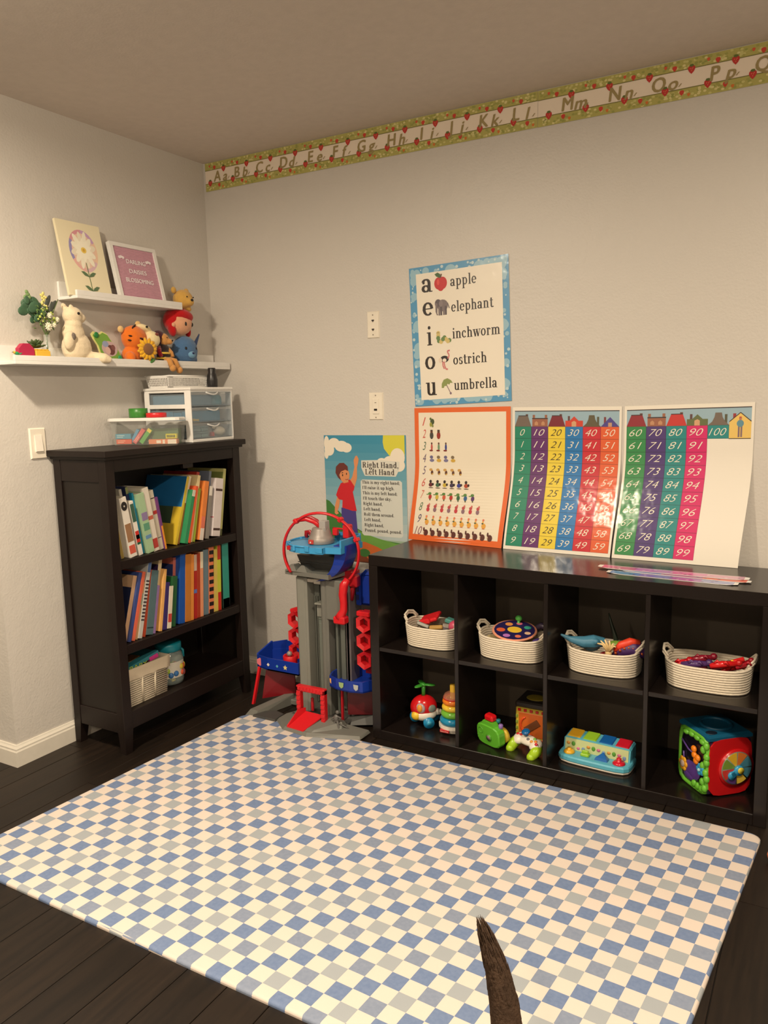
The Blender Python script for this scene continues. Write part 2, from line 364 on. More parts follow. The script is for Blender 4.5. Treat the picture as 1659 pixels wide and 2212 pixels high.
# ------------------------------------------------------------------ room shell
def shell():
    def sb(name, m, *a): return struct(MB().box(*a).build(name, m))
    fl = sb('floor', mat('subfloor', (18, 13, 10), .8), -1.9, 4.3, -5.6, .1, -.06, -.008)
    # floorboards run away from the camera towards the back wall
    W = .127; meshes = {}
    for i in range(int(6.0/W)+1):
        x = -1.8+i*W; y = .0-(i*.47 % 1.2)*.9; first = True; ys = [0.0]
        while y > -4.6:
            if -.75 < y < -.28: y -= .5
            if ys[-1]-y > .15: ys.append(y)
            y -= 1.25
        ys.append(-5.5)
        for a, c in zip(ys, ys[1:]):
            L = round(a-c-.0015, 4)
            if x+W > 4.2 or L < .1: continue
            if L not in meshes:
                b = MB(); e = .0014; w = W-.0022
                vs = [(0, 0, -.008), (w, 0, -.008), (w, -L, -.008), (0, -L, -.008), (0, 0, -e), (w, 0, -e), (w, -L, -e), (0, -L, -e), (e, 0, 0), (w-e, 0, 0), (w-e, -L, 0), (e, -L, 0)]
                fs = [(11, 10, 9, 8)]
                for k in range(4):
                    n = (k+1) % 4; fs += [(k, n, 4+n, 4+k), (4+k, 4+n, 8+n, 8+k)]
                b.add(vs, fs); o = b.build('plank', M_FLOOR); meshes[L] = o.data
            else:
                o = bpy.data.objects.new('plank', meshes[L]); C.objects.link(o)
            o.location = (x, a, 0); o.parent = fl
    sb('ceiling', M_CEIL, -1.9, 4.3, -5.6, .1, CEIL, CEIL+.06)
    sb('wall_back', M_WALL, -.1, 4.3, 0, .1, -.01, CEIL)
    sb('wall_left', M_WALL, -.1, 0, -1.242, 0, -.01, CEIL)
    sb('wall_corner', M_WALL, -1.8, -.1, -1.242, -1.142, -.01, CEIL)
    sb('wall_west', M_WALL, -1.9, -1.8, -5.6, -1.142, -.01, CEIL)
    sb('wall_front', M_WALL, -1.8, 4.3, -5.6, -5.5, -.01, CEIL)
    sb('wall_right', M_WALL, 4.2, 4.3, -5.5, 0, -.01, CEIL)
    prof = [(0, 0), (.013, 0), (.013, .06), (.0105, .066), (.0105, .072), (.006, .08), (.004, .086), (0, .086)]
    def base(name, o, d, out, L, m0=0, m1=0):
        b = MB(); o = Vector(o); d = Vector(d); out = Vector(out); n = len(prof)
        vs = [o + out*p + Vector((0, 0, q)) - d*(p*m0) for p, q in prof] + [o + d*L + out*p + Vector((0, 0, q)) + d*(p*m1) for p, q in prof]
        b.add(vs, [list(range(n)), list(range(n, 2*n))[::-1]] + [(i, (i+1) % n, n+(i+1) % n, n+i) for i in range(n)])
        return struct(b.build(name, M_TRIM))
    base('baseboard_left', (0, -1.242, 0), (0, 1, 0), (1, 0, 0), 1.228, 1, 0)
    base('baseboard_back', (.0, 0, 0), (1, 0, 0), (0, -1, 0), 4.2)
    base('baseboard_corner', (0, -1.242, 0), (-1, 0, 0), (0, -1, 0), 1.8, 1, 0)
    lm = mat('lamp_lens', (250, 240, 215), .4)
    for i, (x, y, p) in enumerate(LIGHTS):
        b = MB(); b.tube([(x+.085*cos(a*PI/12), y+.085*sin(a*PI/12), CEIL-.004) for a in range(24)], .008, 6, True)
        o = b.build('trim_%d' % (i+1), M_TRIM); struct(o)
shell()

# ------------------------------------------------------------------ play mat (one foam mat with printed checks)
def playmat():
    m = bpy.data.materials.new('checked_foam_print'); m.use_nodes = True; nt = m.node_tree; b = nt.nodes['Principled BSDF']
    def N(op, a, c=None):
        n = nt.nodes.new('ShaderNodeMath'); n.operation = op
        for i, q in enumerate((a, c)):
            if q is None: continue
            if isinstance(q, (int, float)): n.inputs[i].default_value = q
            else: nt.links.new(q, n.inputs[i])
        return n.outputs[0]
    uv = nt.nodes.new('ShaderNodeUVMap'); uv.uv_map = 'checks'; sp = nt.nodes.new('ShaderNodeSeparateXYZ'); nt.links.new(uv.outputs[0], sp.inputs[0])
    fi = N('FLOOR', N('ADD', sp.outputs[0], 100.5)); fj = N('FLOOR', N('ADD', sp.outputs[1], 100.5)); sm = N('ADD', fi, fj)
    eq = lambda a, v: N('COMPARE', N('MODULO', a, v[0]), v[1])
    odd = eq(sm, (2, 1)); iodd = eq(fi, (2, 1)); s3 = eq(sm, (4, 3)); s1 = eq(sm, (4, 1))
    g = N('MULTIPLY', iodd, s3); md = N('MULTIPLY', N('SUBTRACT', 1, iodd), s1)
    tc = nt.nodes.new('ShaderNodeTexCoord'); no = nt.nodes.new('ShaderNodeTexNoise'); no.inputs['Scale'].default_value = 90; no.inputs['Detail'].default_value = 4
    nt.links.new(tc.outputs['Object'], no.inputs['Vector'])
    def mix(f, A, B):
        x = nt.nodes.new('ShaderNodeMix'); x.data_type = 'RGBA'; nt.links.new(f, x.inputs['Factor'])
        for k, q in (('A', A), ('B', B)):
            if isinstance(q, tuple): x.inputs[k].default_value = lin(q)
            else: nt.links.new(q, x.inputs[k])
        return x.outputs['Result']
    blue = mix(no.outputs['Fac'], (98, 118, 156), (126, 143, 176)); mid = mix(no.outputs['Fac'], (120, 132, 156), (144, 154, 174))
    c = mix(odd, (217, 204, 194), mix(g, mix(md, blue, mid), (160, 166, 172)))
    nt.links.new(c, b.inputs['Base Color']); b.inputs['Roughness'].default_value = .6; b.inputs['Specular IOR Level'].default_value = .25
    wv = nt.nodes.new('ShaderNodeTexNoise'); wv.inputs['Scale'].default_value = 500
    nt.links.new(tc.outputs['Object'], wv.inputs['Vector'])
    bp = nt.nodes.new('ShaderNodeBump'); bp.inputs['Strength'].default_value = .25; bp.inputs['Distance'].default_value = .001
    nt.links.new(wv.outputs['Fac'], bp.inputs['Height']); nt.links.new(bp.outputs['Normal'], b.inputs['Normal'])
    BL, BR, FL, FR = Vector((.480, -.450)), Vector((2.565, -.474)), Vector((.388, -1.752)), Vector((2.457, -1.757))
    W, H, r, T = 42.6, 26.5, .8, .011
    def ij(q):                                   # printed check coordinates of a point of the floor
        x, y = q.x, q.y
        return (-10.6768+20.4981*x-1.4868*y-.1947*x*y-.0502*x*x-.0381*y*y, 37.163+.2628*x+21.4515*y-.0291*x*y+.1582*x*x+.0821*y*y)
    out = []
    for cx, cy, a0 in ((W-r, H-r, 0), (r, H-r, 90), (r, r, 180), (W-r, r, 270)):
        for k in range(7): a = rad(a0+15*k); out.append((cx+r*cos(a), cy+r*sin(a)))
    def P3(i, j, z):
        s, t = i/W, j/H; p = (1-t)*((1-s)*FL+s*FR)+t*((1-s)*BL+s*BR); return Vector((p.x, p.y, z))
    rings = [(0, .0), (.0, .003), (-.0, T-.004), (.10, T-.001), (.22, T)]   # inset in checks, height
    vs = []; uvs = []
    n = len(out)
    for ins, z in rings:
        for (i, j) in out:
            ci, cj = W/2, H/2; di, dj = i-ci, j-cj
            ii = i-ins*(1 if di > 0 else -1); jj = j-ins*(1 if dj > 0 else -1)
            vs.append(P3(ii, jj, z)); oz = max(0, (T-.003-z)/.049)
            u_, v_ = ij(vs[-1]); uvs.append((u_+(oz if abs(abs(di)-W/2) < .3 else 0)*(1 if di > 0 else -1), v_+(oz if abs(abs(dj)-H/2) < .3 else 0)*(1 if dj > 0 else -1)))
    fs = []
    for k in range(len(rings)-1):
        for i in range(n): fs.append((k*n+i, k*n+(i+1) % n, (k+1)*n+(i+1) % n, (k+1)*n+i))
    # the top is cut into a grid so that the print follows the slightly skewed mat
    nx, ny = 20, 12; b0 = len(vs); k4 = 4*n
    o = MB()
    me = bpy.data.meshes.new('play_mat'); me.from_pydata(vs, [], fs+[list(range(k4, k4+n))])
    bm = bmesh.new(); bm.from_mesh(me); lay = bm.loops.layers.uv.new('checks')
    nv = len(uvs); bm.verts.index_update(); side = {v: uvs[v.index] for v in bm.verts}
    top = [f for f in bm.faces if len(f.verts) > 4]
    for k in range(1, 14):
        for co, no in ((Vector((.388+2.18*k/14, 0, 0)), Vector((1, 0, 0))), (Vector((0, -1.757+1.31*k/14, 0)), Vector((0, 1, 0)))):
            tf = [f for f in bm.faces if f.normal.z > .98 and f.calc_center_median().z > T-.0003]
            bmesh.ops.bisect_plane(bm, geom=tf+list({e for f in tf for e in f.edges})+list({v for f in tf for v in f.verts}), plane_co=co, plane_no=no)
    for f in bm.faces:
        for l in f.loops: l[lay].uv = side.get(l.vert) or ij(l.vert.co)
    bm.to_mesh(me); bm.free(); me.materials.append(m)
    for p in me.polygons: p.use_smooth = True
    ob = bpy.data.objects.new('play_mat', me); C.objects.link(ob)
    tag(ob, 'blue and cream checked foam play mat on the dark wood floor', 'mat')
playmat()

# ------------------------------------------------------------------ espresso bookcase on the left wall
def bookcase():
    t = thing('bookcase', 'dark espresso wooden bookcase with three shelves against the left wall', 'bookcase', (.16, -.59, 0))
    Y0, Y1, X0, X1 = -.984, -.208, .016, .312
    def p(name, m, *bs):
        b = MB()
        for q in bs: b.cbox(*q, e=.002)
        return b.build(name, m, t)
    p('top_board', M_ESP, (.006, .338, Y0-.020, Y1+.018, 1.188, 1.212))
    p('top_moulding', M_ESP, (.01, .326, Y0-.008, Y1+.008, 1.176, 1.1885))
    for y in (Y0, Y1-.045):
        for x in (X0, X1-.04):
            b = MB(); b.cbox(x, x+.04, y, y+.045, .10, 1.1765, e=.002)
            ins = -.012 if y > -.5 else .012; q = (y+.012 if y > -.5 else y)
            xx = x+.012 if x > .1 else x
            b.hull([Vector(v) for v in ((x, y, .103), (x+.04, y, .103), (x, y+.045, .103), (x+.04, y+.045, .103),
                    (xx, q, 0), (xx+.028, q, 0), (xx, q+.033, 0), (xx+.028, q+.033, 0))])
            b.build('leg', M_ESP, t)
    for y in (Y0, Y1-.02):
        p('side_rail', M_ESP, (X0+.04, X1-.04, y+.002, y+.02, 1.09, 1.176)); p('side_rail', M_ESP, (X0+.04, X1-.04, y+.002, y+.02, .085, .165))
        p('side_panel', M_ESPI, (X0+.02, X1-.02, y+.008, y+.016, .13, 1.12))
    p('back_panel', M_ESPI, (X0, X0+.008, Y0+.02, Y1-.02, .13, 1.176))
    p('front_rail', M_ESP, (X1-.022, X1-.002, Y0+.045, Y1-.045, 1.128, 1.176))
    p('latch_block', M_ESP, (X1-.03, X1-.012, -.56, -.50, 1.108, 1.129))
    for z0, z1 in ((.745, .780), (.402, .440)):
        b = MB(); b.cbox(X0+.01, X1-.02, Y0+.02, Y1-.02, z1-.018, z1, e=.002); b.cbox(X1-.022, X1-.004, Y0+.044, Y1-.044, z0, z1, e=.002)
        b.build('shelf', M_ESP, t)
    b = MB(); b.cbox(X0+.01, X1-.02, Y0+.02, Y1-.02, .145, .165, e=.002); b.cbox(X1-.022, X1-.002, Y0+.045, Y1-.045, .095, .168, e=.002)
    b.build('bottom_shelf', M_ESP, t)
bookcase()

# ------------------------------------------------------------------ cube shelf unit
KX, KY0, KY1, KT, KC, KD = 1.1067, -.4035, -.0295, .039, .335, .016
KZ = .768
def cubes():
    t = thing('cube_shelf', 'black brown cube shelf unit of eight open cells along the back wall', 'shelf unit', (KX+.733, -.19, 0))
    W = 1.466
    def p(name, *q): return MB().cbox(*q, e=.0015).build(name, M_BB, t)
    p('top_panel', KX, KX+W, KY0, KY1, KZ-.043, KZ)
    p('bottom_panel', KX+KT, KX+W-KT, KY0, KY1, 0, KT)
    for x in (KX, KX+W-KT): p('side_panel', x, x+KT, KY0, KY1, 0, KZ-.0432)
    for i in (1, 2, 3):
        x = KX+KT+i*KC+(i-1)*KD; p('divider', x, x+KD, KY0+.002, KY1, KT, KZ-.0432)
    MB().cbox(KX+.004, KX+W-.004, KY1, KY1+.0038, .004, KZ-.006, e=.001).build('back_panel', mat('back_board', (74, 64, 52), .6), t)
    t.rotation_euler = (0, 0, -.0143)
    for i in range(4):
        x = KX+KT+i*(KC+KD); p('shelf', x, x+KC, KY0+.003, KY1, .374, .390)
cubes()

# ------------------------------------------------------------------ picture ledges
def ledge(name, label, y0, y1, z0):
    b = MB(); D = .115
    b.cbox(.001, D, y0, y1, z0, z0+.012, e=.001); b.cbox(.001, .012, y0, y1, z0+.012, z0+.072, e=.001); b.cbox(D-.011, D, y0, y1, z0+.012, z0+.032, e=.001)
    tag(b.build(name, M_WHITE), label, 'shelf', 'white picture ledges')
ledge('picture_ledge', 'short upper white picture ledge holding two framed prints on the left wall', -.886, -.315, 1.797)
ledge('picture_ledge', 'long lower white picture ledge lined with plush toys on the left wall', -1.181, -.012, 1.538)

# ------------------------------------------------------------------ wall plates
def plates():
    wp = mat('wall_plate_plastic', (236, 228, 212), .35); dk = mat('socket_dark', (35, 28, 24), .5)
    def hexa(b, cx, z0, z1, y): pass
    def plate(name, label, cat, x0, x1, z0, z1, kind):
        t = thing(name, label, cat, ((x0+x1)/2, 0, (z0+z1)/2)); cx = (x0+x1)/2; cz = (z0+z1)/2
        MB().hull([Vector(v) for v in [(x, 0, z) for x in (x0, x1) for z in (z0, z1)]+[(x, -.006, z) for x in (x0+.004, x1-.004) for z in (z0+.004, z1-.004)]]).build('plate', wp, t)
        for s in (-1, 1): MB().cyl((cx, -.005, cz+s*(.042 if kind == 'jack' else .048)), (cx, -.0068, cz+s*(.042 if kind == 'jack' else .048)), .003, n=10).build('screw', mat('screw_metal', (170, 160, 145), .4, metal=.6), t)
        if kind == 'jack':
            for z in (cz+.019, cz-.019):
                MB().cbox(cx-.006, cx+.006, -.0072, -.005, z-.003, z+.003, e=.0004).build('jack_opening', dk, t)
                MB().cbox(cx-.003, cx+.003, -.0071, -.005, z-.007, z-.003, e=.0004).build('jack_notch', mat('socket_grey', (120, 110, 98), .5), t)
        else:
            MB().cbox(cx-.0165, cx+.0165, -.0085, -.005, cz-.033, cz+.033, e=.001).build('insert', wp, t)
            MB().cbox(cx-.008, cx+.008, -.0092, -.008, cz-.019, cz-.010, e=.0003).build('slot', dk, t)
            MB().cbox(cx-.004, cx+.004, -.0092, -.008, cz+.015, cz+.018, e=.0003).build('indicator', mat('socket_grey', (120, 110, 98), .5), t)
    plate('phone_jack_plate', 'narrow cream wall plate with two phone jacks, upper of two on the back wall', 'wall plate', .893, .955, 1.642, 1.757, 'jack')
    plate('control_switch_plate', 'cream wall plate with a small dark slot, lower of two on the back wall', 'switch', .892, .965, 1.288, 1.408, 'slot')
    t = thing('light_switch', 'white rocker light switch on the left wall beside the bookcase', 'switch', (0, -1.033, 1.241))
    MB().hull([Vector(v) for v in [(0, y, z) for y in (-1.069, -.997) for z in (1.181, 1.301)]+[(.006, y, z) for y in (-1.065, -1.001) for z in (1.185, 1.297)]]).build('plate', wp, t)
    MB().hull([Vector(v) for v in [(.005, y, z) for y in (-1.049, -1.017) for z in (1.208, 1.274)]+[(.008, y, 1.274) for y in (-1.049, -1.017)]+[(.013, y, 1.211) for y in (-1.049, -1.017)]]).build('rocker', mat('rocker_white', (240, 234, 222), .3), t)
plates()

# ------------------------------------------------------------------ posters and border on the back wall
CREAM = (238, 230, 214); INK = (42, 34, 32)
def tab(x, z, t, y=-.0045):
    MB().cbox(x-.012, x+.012, y, -.001, z-.004, z+.004, e=.0004).build('tape', mat('clear_tape', (228, 222, 208), .2, alpha=.5), t)
def vowels():
    fn = quad_fn((1.104, 1.918), (1.546, 1.933), (1.124, 1.345), (1.560, 1.362))
    t = thing('vowel_poster', 'poster of the five vowels with pictures and a blue bubbled border', 'poster', (1.33, 0, 1.64))
    sheet_obj(fn, 'sheet', M_WHITE, t, 2, 2)
    a = Art(fn); H = 1/.574; W = 1/.44           # metres to unit
    a.rect(0, 0, 1, 1, (82, 152, 196)); a.L = 2
    rr = random.Random(3)
    for k in range(120):
        s = rr.choice((.004, .006, .008, .011, .02, .032)) ; e = rr.random()
        q = rr.choice('LRTB')
        x, y = {'L': (.03, e), 'R': (.96, e), 'T': (e, .97), 'B': (e, .03)}[q]
        x += rr.uniform(-.02, .02)*1.3; y += rr.uniform(-.02, .02)
        x = min(1-s*W, max(s*W, x)); y = min(1-s*H, max(s*H, y))
        a.L = 2+k % 3; a.ell(x, y, s*W*.8, s*H*.8, (150, 190, 208) if s > .01 else (190, 212, 216))
    a.L = 6; a.rect(.072, .044, .938, .952, CREAM); a.L = 7
    lx = (1.181-1.113)/.44+.01
    rows = [('a', 1.816, 1.832, 'apple', .115), ('e', 1.721, 1.730, 'elephant', .183), ('i', 1.599, 1.622, 'inchworm', .209), ('o', 1.500, 1.516, 'ostrich', .15), ('u', 1.392, 1.412, 'umbrella', .191)]
    for ch, z, zw, w, ww in rows:
        v = (z-1.347)/.572; vw = (zw-1.352)/.572
        gw = .055 if ch != 'i' else .03
        a.serif(ch, .125+(.03 if ch == 'i' else 0), v-.004, .054*H, INK, width=gw*W); a.serif(w, .425, vw-.004, .029*H, INK, width=ww*W*1.02)
    def px(x, z): return ((x-1.114)/.44, (z-1.352)/.572)
    def E(x, z, rx, rz, c, r=0, l=8): a.L = l; u, v = px(x, z); a.ell(u, v, rx*W, rz*H, c, 16, 0 if not r else r)
    def Pg(pts, c, l=8): a.L = l; a.face([px(*p) for p in pts], c)
    # apple
    red = (196, 34, 38)
    E(1.249, 1.848, .020, .025, red); E(1.267, 1.848, .020, .025, red); E(1.258, 1.838, .017, .022, red); E(1.247, 1.853, .006, .012, (220, 74, 66), 0, 9)
    Pg([(1.257, 1.868), (1.240, 1.876), (1.232, 1.886), (1.246, 1.892), (1.258, 1.884)], (60, 98, 52), 9); Pg([(1.256, 1.870), (1.262, 1.870), (1.266, 1.884), (1.260, 1.885)], (96, 64, 40), 10)
    # elephant
    gr, gd = (122, 110, 112), (92, 82, 88)
    E(1.263, 1.758, .025, .024, gr); E(1.243, 1.768, .015, .017, gd, 0, 9); E(1.256, 1.766, .009, .013, (134, 122, 124), 0, 10)
    Pg([(1.230, 1.772), (1.240, 1.768), (1.238, 1.728), (1.242, 1.722), (1.236, 1.720), (1.230, 1.735)], gr, 9)
    for x in (1.247, 1.256, 1.268, 1.277): Pg([(x-.0045, 1.755), (x+.0045, 1.755), (x+.004, 1.719), (x-.004, 1.719)], gd if x in (1.256, 1.277) else gr, 9)
    Pg([(1.285, 1.768), (1.288, 1.766), (1.295, 1.744), (1.291, 1.744)], gd, 9)
    # inchworm
    y1, g1 = (212, 190, 120), (104, 134, 80)
    for k, (x, z) in enumerate([(1.238, 1.648), (1.238, 1.638), (1.237, 1.628), (1.240, 1.616), (1.250, 1.612), (1.259, 1.622), (1.266, 1.628), (1.273, 1.620), (1.281, 1.612), (1.288, 1.615)]): E(x, z, .009, .009, g1 if k in (2, 3, 6, 9, 5) else y1, 0, 8+k % 3)
    a.L = 11; E(1.234, 1.650, .0015, .0015, INK, 0, 12); E(1.240, 1.650, .0015, .0015, INK, 0, 12)
    # ostrich
    E(1.262, 1.540, .020, .014, (38, 34, 36)); E(1.243, 1.536, .008, .011, (232, 214, 196), 0, 9); E(1.262, 1.535, .009, .008, (240, 226, 210), 0, 9)
    pk = (206, 118, 120)
    a.L = 10; a.line([px(1.276, 1.542), px(1.283, 1.548), px(1.284, 1.556), px(1.278, 1.566), px(1.277, 1.572), px(1.288, 1.574)], .005*W, pk)
    a.line([px(1.260, 1.530), px(1.262, 1.512), px(1.268, 1.498), px(1.276, 1.498)], .005*W, pk); a.line([px(1.254, 1.530), px(1.254, 1.514), px(1.260, 1.500)], .005*W, pk)
    # umbrella
    gn = (140, 152, 88)
    Pg([(1.244, 1.422), (1.245, 1.440), (1.255, 1.456), (1.272, 1.461), (1.288, 1.452), (1.296, 1.440), (1.284, 1.441), (1.280, 1.434), (1.272, 1.438), (1.266, 1.429), (1.258, 1.430), (1.254, 1.422)], gn)
    a.L = 9; a.line([px(1.268, 1.432), px(1.284, 1.400)], .0035*W, (150, 128, 128)); E(1.285, 1.398, .005, .005, (132, 112, 128), 0, 10)
    a.build('print', M_LAM, t)
vowels()

def leaning(TL, TR, BL, BR, yb0, yb1, k=.62):
    """sheet flat on the wall above, curling forward to stand on the shelf unit below"""
    def fn(u, v, lift=0):
        s = max(0, (k-v)/k); s = s*s*(2.2-1.2*s)
        xl = TL[0]+(BL[0]-TL[0])*s; xr = TR[0]+(BR[0]-TR[0])*s
        zt = TL[1]+(TR[1]-TL[1])*u; zb = BL[1]+(BR[1]-BL[1])*u
        yb = yb0+(yb1-yb0)*u
        return Vector((xl+(xr-xl)*u, -.0035-lift-yb*s, zb+(zt-zb)*v))
    return fn
def counting():
    fn = leaning((1.119, 1.338), (1.556, 1.340), (1.090, KZ+.001), (1.540, KZ+.001), .022, .065)
    t = thing('counting_poster', 'orange bordered counting poster from 1 to 10 standing on the shelf unit', 'poster', (1.33, 0, KZ))
    sheet_obj(fn, 'sheet', M_WHITE, t, 2, 48)
    a = Art(fn); a.rect(0, 0, 1, 1, (226, 104, 44), 30); a.L = 2; a.rect(.045, .045, .955, .965, (236, 226, 206), 30)
    rr = random.Random(5); a.L = 4
    ncol = [(206, 92, 84), (206, 92, 84), (96, 120, 98), (110, 92, 118), (110, 92, 118), (206, 92, 84), (206, 110, 92), (96, 128, 98), (90, 80, 110), (150, 96, 110)]
    W, H = 1/.44, 1/.57
    for r in range(10):
        v = .89-r*.0915; s = .026
        a.L = 4; a.text(str(r+1), .105, v-.022, .052*H, ncol[r], shear=.35, width=(.036 if r == 9 else .017)*W)
        for k in range(r+1):
            x = .185+k*.076; L = 4+(k % 2)*3
            def E(dx, dy, rx, ry, c, l=0): a.L = L+l; a.ell(x+dx*W, v+dy*H, rx*W, ry*H, c, 10)
            if r == 0: E(.004, .004, .010, .013, (70, 84, 54)); E(-.004, .016, .005, .006, (92, 112, 60), 1); E(-.003, -.008, .006, .010, (160, 160, 66), 1); E(.006, -.014, .004, .006, (120, 130, 60), 1)
            elif r == 1: E(0, -.002, .009, .016, (150, 48, 38) if k else (70, 68, 62)); E(0, .014, .006, .007, (98, 60, 40), 1); E(0, .020, .007, .002, (40, 30, 26), 2)
            elif r == 2: E(0, 0, .005, .015, [(196, 96, 88), (112, 148, 112), (58, 70, 140)][k]); E(0, .016, .004, .005, (100, 66, 54), 1); E(-.003, -.014, .009, .004, (128, 52, 44), 1)
            elif r == 3: E(0, -.004, .011, .007, (208, 168, 70) if k % 2 else (122, 118, 156)); E(-.002, .010, .008, .007, (128, 110, 86) if k % 2 else (104, 100, 140), 1)
            elif r == 4: E(.002, -.004, .006, .010, (96, 56, 40)); E(-.004, .008, .008, .006, (204, 160, 92), 1); E(.004, -.010, .004, .003, (214, 170, 70), 2)
            elif r == 5: E(0, -.004, .010, .009, [(104, 36, 44), (62, 104, 74), (204, 176, 62), (64, 52, 82), (52, 58, 150), (176, 72, 44)][k]); E(-.002, .010, .006, .007, (48, 34, 36), 1); E(.010, -.002, .005, .006, (52, 38, 40), 1); E(.002, -.017, .012, .0018, (74, 44, 34), 1)
            elif r == 6: E(.003, -.004, .008, .011, [(178, 52, 48), (206, 182, 72), (206, 92, 62), (184, 48, 44), (54, 104, 70), (48, 96, 150), (92, 52, 110)][k]); E(0, .010, .008, .006, (88, 134, 66), 1); E(-.010, .006, .007, .002, (88, 134, 66), 1); E(.004, -.016, .003, .004, (80, 90, 56), 1)
            elif r == 7: E(0, -.006, .008, .010, (196, 62, 72) if k % 2 == 0 else (140, 108, 122)); E(0, .008, .007, .007, (186, 74, 78), 1); E(.004, .015, .004, .006, (206, 110, 102), 1)
            elif r == 8: E(.002, -.008, .010, .011, (226, 166, 70)); E(-.003, .006, .004, .009, (226, 174, 86), 1); E(-.002, .016, .005, .005, (222, 124, 92), 1); E(-.004, .002, .005, .003, (70, 92, 70), 2); E(.002, -.019, .007, .0015, (200, 96, 60), 1)
            else: E(.002, -.002, .012, .014, (92, 48, 42)); E(-.008, .012, .004, .009, (86, 44, 38), 1); [E(-.008, q, .003, .0018, (228, 200, 168), 2) for q in (.001, -.005, -.011)]
    a.build('print', M_LAM, t)
counting()

def number_chart(name, label, TL, TR, BL, BR, yb0, yb1, cols, houses, ncols, x0, person=False):
    fn = leaning(TL, TR, BL, BR, yb0, yb1, .7)
    t = thing(name, label, 'poster', ((TL[0]+TR[0])/2, 0, KZ))
    sheet_obj(fn, 'sheet', M_WHITE, t, 2, 48)
    a = Art(fn); a.rect(0, 0, 1, 1, (236, 230, 218), 30)
    mx, my0, my1 = .02, .025, .975; cw = (1-2*mx)/6; vt = .865; rh = (vt-my0)/10; line = (52, 40, 44)
    a.L = 2; a.rect(mx, vt, 1-mx, my1, (150, 180, 196)); a.L = 3; a.rect(mx, my1-.006, 1-mx, my1, line)
    for c, col in enumerate(cols):
        xa = mx+c*cw; rows = 10 if c < ncols else 1
        for r in range(rows):
            y1 = vt-r*rh; y0 = y1-rh
            a.L = 3; a.rect(xa, y0, xa+cw, y1, (int(col[0]*.72), int(col[1]*.72), int(col[2]*.72)), 2)
            a.L = 4; a.rect(xa+.002, y0+.0018, xa+cw-.002, y1-.0018, col, 2)
            n = x0+c*10+r; ink = INK if col[0] > 215 and col[1] > 190 else (238, 232, 214)
            s = str(n); w = (.30 if len(s) == 1 else .66 if len(s) == 2 else .82)*cw*(.62 if s in ('1',) else 1)
            a.L = 8; a.text(s, xa+cw*.47, y0+rh*.24, rh*.80, ink, shear=.38, bold=-.012, width=w)
        # roof of the little house on top of each column
        k = houses[c]; m = vt
        def F(pts, cc, l): a.L = l; a.face([(xa+cw*p, m+.09*q) for p, q in pts], cc)
        if k[0] == 'trap': F([(.66, .3), (.8, .3), (.8, .95), (.66, .95)], (96, 60, 50), 4); F([(0, 0), (1, 0), (.8, .8), (.22, .8)], k[1], 5); F([(.22, .8), (.8, .8), (.8, .86), (.22, .86)], line, 6)
        if k[0] == 'flat': F([(.06, 0), (.97, 0), (.97, .62), (.06, .62)], k[1], 5); [F([(q, .62), (q+.14, .62), (q+.14, .9), (q, .9)], (150, 96, 70), 5) for q in (.08, .8)]; F([(.05, .58), (.98, .58), (.98, .66), (.05, .66)], line, 6); [F([(q, .1), (q+.2, .1), (q+.2, .3), (q+.1, .42), (q, .3)], (190, 140, 104), 6) for q in (.2, .6)]
        if k[0] == 'gable': F([(0, 0), (1, 0), (1, .45), (.75, .45), (.5, .78), (.25, .45), (0, .45)], k[1], 5); F([(.36, 0), (.62, 0), (.62, .34), (.5, .44), (.36, .34)], (208, 160, 120), 6); F([(.14, .4), (.26, .4), (.26, .8), (.14, .8)], (92, 60, 60), 4)
        if k[0] == 'curve': F([(0, 0), (1, 0), (.8, .25), (.68, .55), (.64, .86), (.34, .86), (.3, .55), (.2, .25)], k[1], 5); F([(.78, .1), (.9, .1), (.9, .74), (.78, .74)], (84, 82, 60), 4)
        if k[0] == 'tri': F([(0, 0), (1, 0), (.5, .72)], k[1], 5); F([(.4, 0), (.6, 0), (.6, .3), (.4, .3)], (190, 150, 120), 6); F([(.16, .2), (.28, .2), (.28, .72), (.16, .72)], (120, 54, 60), 4)
    if person:
        xa = mx+5*cw; a.L = 4; a.face([(xa, vt-rh), (xa+cw, vt-rh), (xa+cw, vt+.02), (xa+cw*.5, vt+.075), (xa, vt+.02)], (232, 196, 104))
        a.L = 3; a.face([(xa+cw*.16, vt), (xa+cw*.3, vt), (xa+cw*.3, vt+.07), (xa+cw*.16, vt+.07)], (150, 44, 52))
        a.L = 5; c = xa+cw*.5; a.rect(c-.016, vt-rh*.9, c-.003, vt-.005, (128, 104, 112)); a.rect(c+.003, vt-rh*.9, c+.016, vt-.005, (128, 104, 112)); a.L = 6; a.ell(c, vt+.008, .026, .022, (92, 142, 160)); a.L = 7; a.ell(c, vt+.038, .010, .011, (176, 118, 92)); a.ell(c, vt+.046, .010, .004, (190, 66, 50))
        a.L = 8; a.line([(xa, vt-rh), (xa+cw, vt-rh)], .004, line); a.line([(xa, vt+.02), (xa+cw*.5, vt+.075), (xa+cw, vt+.02)], .005, line)
    a.build('print', M_LAM, t)
number_chart('number_chart', 'laminated number chart from 0 to 59 standing on the shelf unit', (1.565, 1.336), (1.996, 1.334), (1.548, KZ+.001), (1.980, KZ+.001), .066, .075,
    [(26, 132, 104), (98, 42, 108), (232, 206, 58), (26, 118, 186), (200, 34, 50), (222, 92, 44)],
    [('trap', (112, 98, 88)), ('flat', (154, 96, 72)), ('trap', (120, 30, 44)), ('gable', (204, 62, 40)), ('curve', (92, 84, 60)), ('tri', (72, 62, 140))], 6, 0)
